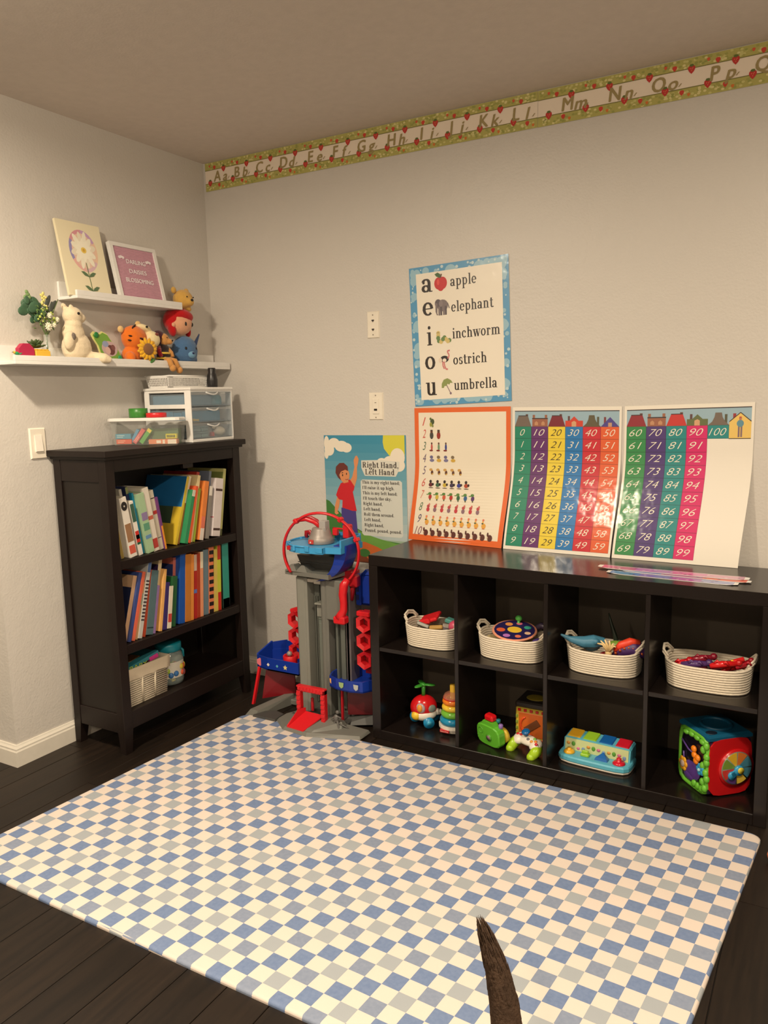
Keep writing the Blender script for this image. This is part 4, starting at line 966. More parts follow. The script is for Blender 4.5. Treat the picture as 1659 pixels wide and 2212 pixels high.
    def wall(p, q, out):
        p = Vector(p); q = Vector(q); L = (q-p).length; d = (q-p)/L; o = Vector(out)
        def seg(a0, a1, z0, z1):
            pts = []
            for (a, zz) in ((a0, z0), (a1, z0), (a1, z1), (a0, z1)):
                tpr = (zz/h)*.010
                for k in (0, .002): pts.append(p+d*(a*L) + d*((a-.5)*2*tpr)*1 + o*(tpr+k) + Vector((0, 0, zz)))
            b.hull(pts)
        seg(0, 1, .0, .008); seg(0, 1, h-.010, h)
        n = int(L/.0085)
        for r_ in range(1, 4): seg(0, 1, .008+r_*.0085-.0012, .008+r_*.0085+.0012)
        for k in range(n+1):
            f = k/n; seg(max(0, f-.17/n), min(1, f+.17/n), .008, h-.010)
        seg(0, .08, .0, h); seg(.92, 1, 0, h)
    wall((bx1, by0, zt), (bx1, by1, zt), (1, 0, 0)); wall((bx0, by0, zt), (bx1, by0, zt), (0, -1, 0)); wall((bx0, by1, zt), (bx1, by1, zt), (0, 1, 0)); wall((bx0, by0, zt), (bx0, by1, zt), (-1, 0, 0))
    b.build('body', wp, t)
    b = MB(); e = .011; b.tube([(bx0-e, by0-e, zt+h), (bx1+e, by0-e, zt+h), (bx1+e, by1+e, zt+h), (bx0-e, by1+e, zt+h)], .003, 6, True); b.build('rim', wp, t)
    b = MB(); b.ell((.125, -.30, zt+.030), (.05, .035, .028)); tg('black_pouch', 'black soft pouch inside the white perforated basket', 'pouch', b, FB((28, 26, 28)))
    b = MB(); c = (.215, -.205-.052, zt); b.lathe([(.020, 0), (.024, .003), (.025, .035), (.020, .060), (.017, .066), (.018, .082), (.016, .088)], c, 20); tg('black_bottle', 'small black bottle beside the perforated basket', 'bottle', b, P((30, 28, 30)))

    # clear bin with white lid, turned a little towards the room
    an = 25; ux = Vector((cos(rad(an)), sin(rad(an)), 0)); uy = Vector((-sin(rad(an)), cos(rad(an)), 0)); RZ = rot('Z', an)
    Wb, Db, Hb = .288, .082, .100; O = Vector((.313, -.590, Z)) - ux*Wb
    def L(p, q, z): return O+ux*p+uy*q+Vector((0, 0, z))
    t = thing('storage_bin', 'clear storage bin with white lid at the left of the bookcase top', 'storage bin', tuple(L(Wb/2, Db/2, 0)))
    cb = mat('clear_bin', (196, 198, 190), .15, alpha=.12, spec=.6); b = MB()
    for (p0, q0), (p1, q1), (op, oq) in (((0, 0), (Wb, 0), (0, -1)), ((0, Db), (Wb, Db), (0, 1)), ((0, 0), (0, Db), (-1, 0)), ((Wb, 0), (Wb, Db), (1, 0))):
        pts = []
        for zz, e in ((0, -.008), (Hb, .003)):
            for p, q in ((p0, q0), (p1, q1)):
                for k in (0, .0016): pts.append(L(p+(1 if p else -1)*e+op*k, q+(1 if q else -1)*e+oq*k, zz))
        b.hull(pts)
    b.build('body', cb, t)
    b = MB(); n = 40; ring = []
    for k in range(n):
        a = 2*PI*k/n; c_, s_ = cos(a), sin(a); qq = (abs(c_)**7+abs(s_)**7)**(-1/7); ring.append((Wb/2-.002+(Wb/2+.012)*c_*qq, Db/2-.006+(Db/2+.010)*s_*qq-.010*(s_ < 0)*(1-c_*c_)))
    b.hull([L(p, q, h) for p, q in ring for h in (Hb+.001, Hb+.010)]+[L(Wb/2+(p-Wb/2)*.97, Db/2+(q-Db/2)*.93, Hb+.013) for p, q in ring]); b.build('lid', wp, t)
    def card(label, col, p, q, zc, w, d, h2, ang, band=None):
        c = L(p, q, zc); o = thing('card_box', label, 'box', tuple(c)); R = RZ @ rot('Y', -ang)
        MB().cbox(c.x-w/2, c.x+w/2, c.y-d/2, c.y+d/2, c.z-h2/2, c.z+h2/2, .001, R).build('box', PAPER(col), o)
        if band:
            b = MB()
            for (u0, u1, v0, v1) in band[1]:
                b.hull([c + R @ Vector((u*w, -d/2-k, v*h2)) for k in (.0002, .0009) for u in (u0, u1) for v in (v0, v1)])
            b.build('printed_band', PAPER(band[0]), o)
    lines = [(-.4, .1, .12, .26), (-.4, 0, -.2, -.06)]
    card('orange red flat card box at the bottom of the clear bin', (216, 84, 54), .044, .040, .014, .066, .05, .020, 0, ((238, 180, 150), lines))
    card('blue flat card box stacked on the orange red one in the bin', (76, 146, 172), .042, .040, .036, .068, .05, .021, 0, ((180, 210, 214), lines))
    card('blue card box tilted in the clear bin', (86, 150, 186), .088, .046, .036, .066, .044, .013, 58)
    card('pink card box tilted in the clear bin', (214, 92, 96), .110, .036, .036, .072, .040, .018, 52, ((240, 180, 170), lines))
    card('green card box tilted in the clear bin', (92, 168, 76), .139, .036, .036, .072, .040, .018, 52, ((226, 206, 80), [(.3, .5, -.5, .5)]))
    card('orange and white long card box at the bin front', (222, 132, 88), .215, .022, .012, .122, .028, .020, 0, ((230, 218, 200), [(-.22, -.06, -.3, .3), (.0, .08, -.4, .4), (.18, .48, -.45, .45)]))
    card('dark green game box in the clear bin', (84, 110, 78), .216, .056, .034, .116, .036, .064, 0)
    card('yellow labelled box at the right end of the clear bin', (206, 198, 40), .250, .0235, .034, .048, .016, .020, 0, ((40, 46, 30), [(-.38+q*.13, -.30+q*.13, -.25, .25) for q in range(6)]))
    zl = Hb+.0135
    b = MB(); b.lathe([(.037, 0), (.039, .001), (.039, .038), (.037, .039), (.028, .039), (.028, .033)], L(.100, .052, zl), 30); tg('tape_roll', 'green cylindrical tub on the white bin lid', 'tub', b, P((58, 128, 48)))
    b = MB(); b.lathe([(.040, 0), (.042, .001), (.042, .017), (.040, .019), (.032, .019), (.032, .012)], L(.184, .036, zl), 30); tg('tape_roll', 'low red round tin on the white bin lid', 'tin', b, P((206, 36, 40)))
case_top()

# ------------------------------------------------------------------ tall toy rescue tower
def tower():
    t = thing('toy_tower', 'tall grey toy tower playset with red ring and blue trays', 'toy', (.80, -.28, 0))
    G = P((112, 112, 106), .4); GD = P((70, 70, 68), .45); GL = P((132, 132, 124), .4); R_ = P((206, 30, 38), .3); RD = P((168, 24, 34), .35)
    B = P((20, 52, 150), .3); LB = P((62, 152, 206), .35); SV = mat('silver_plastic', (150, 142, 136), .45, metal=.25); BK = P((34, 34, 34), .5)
    z = .0115
    def bld(name, m, b, par=None): return b.build(name, m, par or t)
    # base plate with feet
    b = MB()
    b.hull([Vector(v) for v in ((.655, -.455, z), (.735, -.520, z), (.865, -.535, z), (1.02, -.485, z), (1.083, -.46, z), (1.084, -.38, z), (.70, -.36, z), (.66, -.40, z),
        (.665, -.450, z+.012), (.742, -.508, z+.012), (.86, -.520, z+.012), (1.015, -.472, z+.012), (1.075, -.45, z+.010), (1.078, -.385, z+.012), (.70, -.365, z+.02), (.668, -.40, z+.014))])
    bld('base', G, b)
    b = MB(); b.cbox(.69, .97, -.40, -.16, .002, .03, .004); bld('base_block', GD, b)
    b = MB(); b.hull([Vector(v) for v in ((.735, -.515, z+.002), (.87, -.53, z+.002), (.98, -.44, z+.002), (.98, -.38, z+.002), (.74, -.40, z+.002), (.80, -.50, z+.02), (.885, -.50, z+.02), (.965, -.41, z+.035), (.96, -.39, z+.035), (.85, -.41, z+.045), (.76, -.42, z+.02))]); bld('base_mound', G, b)
    for pts, nm in ((((.535, -.47, z), (.66, -.47, z), (.655, -.40, z), (.60, -.385, z), (.56, -.41, z)), 'left_pad'),):
        b = MB(); b.hull([Vector(p) for p in pts]+[Vector((p[0]*.96+.024, p[1]*.96-.018, p[2]+.010)) for p in pts]); bld('base_pad', GD, b)
    b = MB(); b.hull([Vector(v) for v in ((.482, -.462, .002), (.545, -.470, .002), (.60, -.25, .002), (.56, -.24, .002), (.50, -.440, .03), (.545, -.445, .03), (.60, -.25, .05), (.565, -.24, .05))]); bld('base_foot', G, b)
    b = MB(); b.cbox(.56, .72, -.27, -.22, .004, .03, .004); bld('base_arm', G, b)
    b = MB(); b.hull([Vector(v) for v in ((.93, -.38, .012), (1.07, -.30, .012), (1.08, -.24, .012), (.95, -.24, .012), (.94, -.33, .035), (1.06, -.28, .05), (1.06, -.25, .05))]); bld('base_foot', GD, b)
    # columns, back wall, lift
    for x0, x1 in ((.700, .757), (.826, .862)):
        b = MB(); b.cbox(x0, x1, -.34, -.27, .02, .632, .006); b.cbox(x0+.008, x1-.010, -.345, -.30, .02, .628, .004); bld('column', GL if x0 < .8 else G, b)
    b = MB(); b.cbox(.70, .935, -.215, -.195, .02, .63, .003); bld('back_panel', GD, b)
    b = MB(); b.cbox(.700, .716, -.30, -.20, .02, .63, .003); b.cbox(.928, .944, -.30, -.20, .02, .63, .003); bld('side_wall', G, b)
    b = MB(); b.cbox(.757, .785, -.285, -.215, .02, .60, .003); b.cbox(.762, .768, -.292, -.28, .06, .54, .001); b.cbox(.774, .780, -.292, -.28, .06, .54, .001); b.cbox(.757, .785, -.286, -.28, .60, .62, .003); bld('lift_rail', P((88, 90, 84), .4), b)
    b = MB(); b.cbox(.785, .826, -.30, -.22, .02, .515, .003); b.cbox(.788, .823, -.304, -.29, .44, .50, .002); b.cbox(.790, .822, -.304, -.29, .03, .425, .002); bld('lift_door', P((116, 122, 114), .4), b)
    b = MB(); b.cbox(.787, .825, -.33, -.28, .512, .520, .002); b.cbox(.787, .825, -.312, -.30, .455, .512, .002); bld('lift_car', GL, b)
    b = MB(); b.cbox(.786, .825, -.232, -.222, .520, .604, .002); bld('shaft_opening', BK, b)
    b = MB(); b.cbox(.790, .826, -.335, -.29, .605, .628, .003); b.cbox(.757, .79, -.335, -.29, .610, .626, .003); bld('column_bridge', mat('pale_plastic', (190, 184, 172), .25), b)
    b = MB(); b.cbox(.856, .938, -.343, -.215, .458, .632, .004); bld('side_box', G, b)
    b = MB(); b.cbox(.866, .925, -.28, -.215, .02, .455, .003); b.cbox(.872, .884, -.30, -.27, .02, .45, .003); b.cbox(.893, .915, -.292, -.275, .05, .43, .002); bld('lower_wall', P((96, 100, 94), .45), b)
    b = MB(); b.cbox(.925, .948, -.30, -.2, .02, .63, .003); bld('rear_post', P((104, 96, 98), .4), b)
    # top platform with bowl
    b = MB(); b.hull([Vector(v) for v in ((.662, -.36, .642), (.90, -.38, .642), (.93, -.20, .642), (.68, -.18, .642), (.662, -.36, .662), (.90, -.38, .662), (.93, -.20, .662), (.68, -.18, .662))]); bld('platform', G, b)
    b = MB()
    for x in (.70, .755): b.hull([Vector(v) for v in ((x-.03, -.37, .660), (x+.03, -.37, .660), (x-.03, -.30, .660), (x+.03, -.30, .660), (x-.006, -.36, .688), (x+.01, -.36, .688), (x, -.31, .684))])
    bld('ridge', G, b)
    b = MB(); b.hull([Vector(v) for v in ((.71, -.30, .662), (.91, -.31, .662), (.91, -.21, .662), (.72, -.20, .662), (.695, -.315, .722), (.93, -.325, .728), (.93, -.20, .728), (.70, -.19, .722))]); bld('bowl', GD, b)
    b = MB(); b.cbox(.70, .925, -.318, -.312, .690, .693, .001); bld('bowl_rib', P((86, 86, 84), .4), b)
    # light blue deck
    b = MB(); c = (.80, -.30); pts = []
    for k in range(13): a = PI/2+.2+k*PI*1.02/12; pts.append((c[0]+.125*cos(a), c[1]+.135*sin(a)))
    pts += [(.905, -.425), (.905, -.405), (.972, -.39), (.975, -.225), (.78, -.20)]
    b.prism([(x, y) for x, y in pts], (0, 0, .758), (1, 0, 0), (0, 1, 0), .026)
    bld('deck', LB, b)
    b = MB(); rim = [(p[0], p[1], .786) for p in pts[:13]]; b.tube(rim, .0045, 6)
    for k in (1, 4, 7, 10, 12): x, y = pts[k]; b.cbox(x-.010, x+.010, y-.006, y+.006, .765, .790, .002, rot('Z', 30*k))
    b.cbox(.965, .973, -.39, -.23, .78, .815, .002); b.cbox(.84, .97, -.235, -.225, .78, .820, .002); b.cbox(.76, .80, -.225, -.215, .78, .815, .002); b.cbox(.87, .905, -.429, -.42, .762, .785, .002); bld('deck_rim', LB, b)
    b = MB(); b.cbox(.925, .945, -.33, -.315, .784, .806, .002); bld('deck_peg', P((28, 84, 130), .4), b)
    b = MB(); b.cbox(.726, .738, -.4265, -.414, .765, .782, .001, rot('Z', -28)); bld('deck_sticker', R_, b)
    # silver dome
    b = MB(); b.lathe([(.054, .785), (.056, .788), (.054, .808), (.050, .812), (.044, .826), (.038, .845), (.036, .850), (.0, .852)], (.832, -.325, 0), 28); bld('dome', SV, b)
    b = MB(); b.cbox(.836, .868, -.345, -.31, .835, .882, .002); b.cbox(.856, .864, -.35, -.305, .80, .855, .002); bld('turret', mat('frosted_grey', (176, 172, 168), .3, alpha=.85), b)
    b = MB(); b.cbox(.808, .832, -.385, -.376, .788, .806, .001); bld('dome_sticker', PAPER((196, 60, 50)), b)
    b = MB(); b.prism([(.003*cos(k*PI/3), .004*sin(k*PI/3)) for k in range(6)], (.820, -.3862, .796), (1, 0, 0), (0, 0, 1), .0005); bld('dome_sticker', PAPER((230, 224, 210)), b)
    # big red ring and inner arcs
    b = MB(); c = Vector((.836, -.335, .748)); r = .166; ring = [c+Vector((r*cos(a)*.985, .04*cos(a), r*sin(a))) for a in [rad(-62+k*6) for k in range(47)]]
    b.tube(ring, .0068, 8, flat=(1.5, .9)); 
    for a in (2.25, 1.0, .35, -.95): p = c+Vector((r*cos(a), .04*cos(a), r*sin(a))); b.cbox(p.x-.011, p.x+.011, p.y-.012, p.y+.012, p.z-.008, p.z+.008, .003, rot('Y', -math.degrees(a)))
    bld('ring', R_, b)
    b = MB(); p0 = c+Vector((r*cos(2.2), .04*cos(2.2), r*sin(2.2)))
    b.tube([p0+Vector((0, 0, 0)), p0+Vector((.035, .01, .004)), p0+Vector((.07, .02, -.008)), p0+Vector((.105, .03, -.035))], .009, 8, flat=(.5, 1)); bld('upper_arm', R_, b)
    b = MB(); pts = [(.705, -.25, .868), (.725, -.24, .872), (.75, -.235, .860), (.768, -.23, .83), (.772, -.23, .79), (.765, -.23, .745)]; b.tube(pts, .010, 8, flat=(.5, 1)); bld('curved_arm', RD, b)
    b = MB(); b.tube([(.672+.022, -.24, .772), (.697, -.24, .810), (.712, -.24, .812), (.722, -.235, .79), (.720, -.235, .75), (.705, -.235, .715)], .011, 8, flat=(.5, 1)); bld('claw', RD, b)
    b = MB(); b.tube([(.868, -.285, .845), (.95, -.285, .842)], .004, 6); b.cbox(.930, .958, -.31, -.27, .808, .865, .004); b.cbox(.872, .895, -.30, -.28, .815, .845, .003); bld('cross_bar', R_, b)
    b = MB(); b.cbox(.945, .985, -.30, -.26, .598, .650, .006); b.tube([(.97, -.28, .63), (.955, -.28, .59), (.945, -.28, .54)], .011, 8); b.cbox(.86, .95, -.28, -.21, .628, .66, .004); bld('ring_mount', RD, b)
    b = MB(); b.ell((.845, -.24, .72), (.035, .01, .028), None, 14); bld('red_panel', RD, b)
    # blue slide sweeping down
    b = MB(); L = []; Rr = []
    for k in range(11):
        f = k/10; a = rad(5-82*f); x = .815+.165*cos(a)*(1-.04*f); zz = .775+.150*sin(a); w = .055-.035*f
        L.append(Vector((x-w, -.37-.005*f, zz))); Rr.append(Vector((x, -.36, zz)))
    vs = []
    for p, q in zip(L, Rr): vs += [p, q, q+Vector((0, .09, 0)), p+Vector((0, .05, 0))]
    fs = [(0, 1, 2, 3), (40, 43, 42, 41)]+[(k*4+i, k*4+4+i, k*4+4+(i+1) % 4, k*4+(i+1) % 4) for k in range(10) for i in range(4)]
    b.add(vs, fs); bld('slide', B, b)
    # red side slide
    b = MB(); b.tube([(.972, -.345, .645), (.957, -.352, .620), (.952, -.355, .58), (.955, -.355, .545), (.955, -.356, .515), (.945, -.358, .495), (.935, -.36, .478)], [.014, .019, .018, .016, .016, .019, .021], 10); b.cbox(.912, .968, -.378, -.335, .455, .488, .006); bld('side_slide', R_, b)
    # blue panels
    b = MB(); b.X = Matrix.Translation((-.004, .03, 0)); b.cbox(.965, 1.035, -.285, -.225, .512, .650, .012); b.cbox(.965, .99, -.30, -.27, .515, .650, .004); b.hull([Vector(v) for v in ((.985, -.285, .648), (1.035, -.285, .648), (.985, -.23, .648), (1.035, -.23, .648), (1.0, -.27, .668), (1.015, -.25, .668))]); bld('blue_case', B, b)
    for zz in (.54, .575, .605): MB().cbox(.964, .978, -.273, -.269, zz, zz+.022, .001).build('case_window', mat('case_dark', (30, 40, 84), .3), t)
    MB().cbox(.964, .976, -.2735, -.269, .612, .636, .001).build('case_sticker', PAPER((150, 160, 160)), t)
    b = MB(); b.cbox(.686, .699, -.31, -.20, .52, .632, .003); bld('blue_fin', B, b)
    # hex racks
    def rack(x, y, zs, w, half=False):
        b = MB()
        for zz in zs:
            n = 6; h = .031
            for k in range(n):
                a0, a1 = rad(60*k+30), rad(60*k+90); 
                ps = []
                for (ro, yy) in ((h*1.32, y-.024), (h*.74, y-.018), (h*1.25, y+.012), (h*.70, y+.014)):
                    for a in (a0, a1): ps.append(Vector((x+ro*cos(a)*w, yy, zz+ro*sin(a))))
                b.hull(ps)
        return bld('hex_rack', R_, b)
    rack(1.018, -.285, (.450, .372, .290), .95); b = MB(); b.cbox(.985, 1.05, -.31, -.28, .480, .502, .004); bld('rack_cap', R_, b)
    rack(.645, -.265, (.415, .34, .27), .95); b = MB(); b.cbox(.618, .675, -.285, -.255, .445, .470, .006, rot('Y', -18)); bld('rack_cap', R_, b)
    b = MB(); b.cbox(1.00, 1.06, -.268, -.262, .22, .50, .001); bld('rack_back', RD, b)
    # blue trays
    def tray(pts, z0, z1, th=.006):
        b = MB(); n = len(pts); cx = sum(p[0] for p in pts)/n; cy = sum(p[1] for p in pts)/n
        b.prism(pts, (0, 0, z0), (1, 0, 0), (0, 1, 0), .006)
        for i in range(n):
            p, q = Vector((*pts[i], 0)), Vector((*pts[(i+1) % n], 0)); c_ = Vector((cx, cy, 0))
            ip, iq = p+(c_-p).normalized()*th, q+(c_-q).normalized()*th
            b.hull([v+Vector((0, 0, h)) for v in (p, q, ip, iq) for h in (z0, z1)])
        return bld('tray', B, b)
    lp = [(.455, -.325), (.53, -.345), (.70, -.345), (.70, -.22), (.60, -.185), (.52, -.19), (.468, -.235)]
    tray(lp, .183, .240)
    b = MB()
    for p, q in (((.455, -.325), (.468, -.235)), ((.468, -.235), (.52, -.19)), ((.52, -.19), (.60, -.185))):
        h0 = .245 if p[0] < .46 else .275; b.hull([Vector((x+d, yy+d*.5, zz)) for (x, yy), top in ((p, h0), (q, .280)) for d in (0, .007) for zz in (.20, top)])
    bld('tray_wall', B, b)
    rp = [(.868, -.36), (.885, -.405), (.93, -.425), (1.0, -.43), (1.055, -.415), (1.082, -.37), (1.082, -.28), (1.02, -.245), (.90, -.245), (.868, -.29)]
    rp = [(x-.0, y+.03) for x, y in rp]
    tray(rp, .178, .226); b = MB(); b.cbox(.86, .95, -.235, -.222, .18, .262, .004); bld('tray_wall', B, b)
    st = [((.476, -.3315), (228, 120, 132), .019, 6), ((.535, -.3465), (226, 222, 214), .008, 4), ((.585, -.3465), (96, 170, 190), .007, 4), ((.630, -.3465), (224, 206, 140), .012, 5)]
    for (x, y), c_, s, n in st:
        b = MB(); pts = [(s*cos(2*PI*k/n+PI/2), s*sin(2*PI*k/n+PI/2)) for k in range(n)]
        if n == 5: pts = [(s*(1 if k % 2 == 0 else .5)*cos(PI*k/5+PI/2), s*(1 if k % 2 == 0 else .5)*sin(PI*k/5+PI/2)) for k in range(10)]
        b.prism(pts, (x, y, .210), (1, 0, 0), (0, 0, 1), .0008); bld('sticker', PAPER(c_), b)
    for (x, y), c_ in (((.900, -.379), (226, 170, 90)), ((.960, -.4005), (150, 176, 120)), ((1.030, -.398), (176, 178, 176))):
        b = MB(); b.prism([(-.012, .012), (.012, .012), (.010, -.006), (0, -.014), (-.010, -.006)][::-1], (x, y, .203), (1, 0, 0), (0, 0, 1), .0008); bld('sticker', PAPER(c_), b)
    # little red cart on the left tray
    b = MB(); b.lathe([(.022, .190), (.030, .192), (.033, .252), (.030, .255), (.027, .253), (.024, .22)], (.625, -.30, 0), 16); b.cbox(.645, .69, -.325, -.275, .175, .215, .004); bld('red_bucket', R_, b)
    b = MB(); b.ell((.625, -.305, .262), .013, None, 10); bld('bucket_ball', SV, b)
    # supports
    b = MB(); b.hull([Vector(v) for v in ((.462, -.330, .185), (.474, -.330, .185), (.462, -.318, .185), (.474, -.318, .185), (.452, -.375, .02), (.462, -.375, .02), (.452, -.36, .02), (.462, -.36, .02))])
    bld('support', R_, b)
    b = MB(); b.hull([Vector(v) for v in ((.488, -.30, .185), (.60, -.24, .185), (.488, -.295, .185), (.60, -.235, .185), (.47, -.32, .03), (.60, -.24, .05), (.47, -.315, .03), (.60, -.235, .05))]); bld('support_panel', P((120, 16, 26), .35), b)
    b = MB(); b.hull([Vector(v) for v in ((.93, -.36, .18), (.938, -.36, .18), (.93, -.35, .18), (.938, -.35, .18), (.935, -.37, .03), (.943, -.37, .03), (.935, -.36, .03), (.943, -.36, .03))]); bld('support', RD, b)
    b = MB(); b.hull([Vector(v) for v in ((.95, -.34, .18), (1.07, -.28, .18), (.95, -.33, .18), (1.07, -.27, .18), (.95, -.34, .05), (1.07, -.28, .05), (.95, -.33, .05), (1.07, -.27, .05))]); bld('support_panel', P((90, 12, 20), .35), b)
    # front gate and ramp
    b = MB(); y = -.43
    for x in (.756, .880): b.cbox(x, x+.020, y-.012, y+.012, .035, .180, .002)
    b.cbox(.756, .900, y-.012, y+.012, .160, .184, .002)
    for k in range(8): b.cbox(.764+k*.017, .775+k*.017, y-.015, y-.010, .165, .180, .001)
    for x in (.757, .881):
        for k in range(6): b.cbox(x, x+.018, y-.015, y-.010, .04+k*.02, .054+k*.02, .001)
    bld('gate', R_, b)
    b = MB(); b.hull([Vector(v) for v in ((.758, -.512, .022), (.842, -.520, .022), (.882, -.425, .060), (.785, -.42, .060), (.758, -.512, .026), (.842, -.520, .026), (.882, -.425, .066), (.785, -.42, .066))]); 
    b.hull([Vector(v) for v in ((.753, -.512, .022), (.760, -.512, .022), (.781, -.42, .058), (.788, -.42, .058), (.753, -.512, .030), (.760, -.512, .030), (.775, -.46, .085), (.783, -.42, .082), (.788, -.42, .082))])
    bld('ramp', R_, b)
    b = MB(); b.cbox(.80, .812, -.40, -.39, .06, .12, .002); bld('ramp_lever', RD, b)
    # small figure
    f = thing('toy_figure', 'small dark grey toy figure standing on the tower base', 'toy', (.945, -.425, .045)); c = Vector((.945, -.425, .035))
    b = MB(); b.ell(c+Vector((0, 0, .030)), (.012, .010, .018), None, 10); b.ell(c+Vector((.008, 0, .058)), (.009, .008, .009), None, 10)
    b.tube([c+Vector((-.004, 0, .02)), c+Vector((-.012, -.008, -.012))], [.006, .004], 6); b.tube([c+Vector((.006, 0, .02)), c+Vector((.018, -.01, -.008))], [.006, .004], 6)
    b.tube([c+Vector((.008, 0, .04)), c+Vector((.028, -.004, .036))], .004, 6); b.tube([c+Vector((-.006, 0, .038)), c+Vector((-.022, -.004, .022))], .004, 6)
    b.build('body', mat('dark_grey_gloss', (96, 94, 92), .2), f, remesh=.0016)
    b = MB(); b.tube([c+Vector((.012, .0, .01)), c+Vector((.04, .01, -.004)), c+Vector((.055, .012, -.012))], [.004, .003, .002], 6); b.build('tail', mat('dark_grey_gloss', (96, 94, 92), .2), f)
tower()

# ------------------------------------------------------------------ prints on the upper ledge
def leaned(y0, y1, xb, zb, xt, zt, th=0):
    B = Vector((xb, 0, zb)); T = Vector((xt, 0, zt)); up = T-B; n = Vector((up.z, 0, -up.x)).normalized()
    return lambda u, v, lift=0: B+up*v+Vector((0, y0+(y1-y0)*u, 0))+n*(lift+th)
def panel(fn, name, m, parent, th, u0=0, u1=1, v0=0, v1=1):
    return MB().hull([fn(u, v, l) for u in (u0, u1) for v in (v0, v1) for l in (-th, 0)]).build(name, m, parent)
def prints():
    t = thing('canvas_print', 'cream canvas print of a white daisy leaning on the upper ledge', 'picture', (.05, -.78, 1.81))
    fn = leaned(-.896, -.684, .086, 1.8105, .030, 2.104); panel(fn, 'canvas', PAPER((226, 216, 184)), t, .012)
    a = Art(fn); H = 1/.295; W = 1/.212; a.rect(.0, .0, 1, 1, (232, 222, 190))
    cx, cy = .52, .62
    for k, c in enumerate([(196, 160, 196), (214, 150, 160), (150, 142, 190), (226, 176, 168), (214, 180, 190), (232, 196, 170)]):
        an = k*PI/3+.5; a.L = 2; a.face([(cx, cy)]+[(cx+.068*W*cos(an+q*PI/15), cy+.088*H*sin(an+q*PI/15)*.95) for q in range(6)], c)
    a.L = 3; a.ell(cx, cy, .055*W, .070*H, (228, 196, 176), 24)
    for k in range(12):
        an = k*PI/6+.2; rr = .040 if k % 2 else .046; a.L = 4+k % 2; x = cx+rr*.8*cos(an)*W; y = cy+rr*.95*sin(an)*H+.01; a.ell(x, y, .026*W, .014*H, (240, 234, 214) if k % 3 else (232, 222, 200), 12, an)
    a.L = 8
    a.face([(cx+(.044 if k % 2 else .03)*cos(k*PI/10)*W, cy+.01+(.048 if k % 2 else .034)*sin(k*PI/10)*H) for k in range(20)], (244, 238, 218)); a.L = 9; a.ell(cx, cy+.008, .013*W, .012*H, (226, 196, 96)); a.L = 10; a.ell(cx, cy+.008, .006*W, .006*H, (206, 160, 60))
    g = (98, 122, 78); a.L = 9; a.line([(cx, .46), (cx+.01, .30), (cx+.02, .14), (cx+.05, .02)], .014, g)
    for y, sx in ((.29, 1), (.29, -1), (.10, 1), (.10, -1)): a.L = 10; bx = cx+(.01 if y > .2 else .035); a.face([(bx, y-.02), (bx+sx*.10, y-.005), (bx+sx*.17, y+.045), (bx+sx*.10, y+.05), (bx+sx*.03, y+.02)], (92, 116, 84))
    a.build('print', M_MATTE, t)
    t = thing('letter_board', 'pink letter board in a white frame on the upper ledge', 'sign', (.05, -.51, 1.81))
    y0, y1 = -.644, -.388; fn = leaned(y0, y1, .096, 1.8105, .040, 2.056); H = 1/.252; W = 1/.252; f = .016
    for q in ((0, f*W, 0, 1), (1-f*W, 1, 0, 1), (f*W, 1-f*W, 0, f*H), (f*W, 1-f*W, 1-f*H, 1)): panel(fn, 'frame_bar', M_WHITE, t, .020, *q)
    fi = lambda u, v, l=0: fn(u, v, l-.006); panel(fi, 'felt', FB((208, 158, 176)), t, .008, f*W*.9, 1-f*W*.9, f*H*.9, 1-f*H*.9)
    b = MB(); pk = mat('pink_felt', (214, 168, 184), .95, bump=.2, bscale=600)
    for k in range(36):
        v = f*H+.012+k*(1-2*f*H-.02)/35; b.hull([fi(u, v+d, l) for u in (f*W, 1-f*W) for d, l in ((-.0075, 0), (.0045, 0), (-.005, .0022), (.002, .0022))])
    b.build('ridges', pk, t)
    a = Art(lambda u, v, l=0: fi(u, v, l+.0026)); wc = (240, 228, 232)
    for s, v, w in (('DARLING', .665, .105), ('DAISIES', .500, .095), ('BLOSSOMING', .345, .150)): a.text(s, .497, v, .026*H, wc, width=w*W); a.text(s, .503, v+.004, .026*H, wc, width=w*W)
    for u, v in ((.20, .755), (.78, .735)): [a.ell(u+d*.035, v+(.012 if d == 0 else 0), .03, .024, wc, 12) for d in (-1, 0, 1)]
    a.build('letters', M_MATTE, t)
prints()

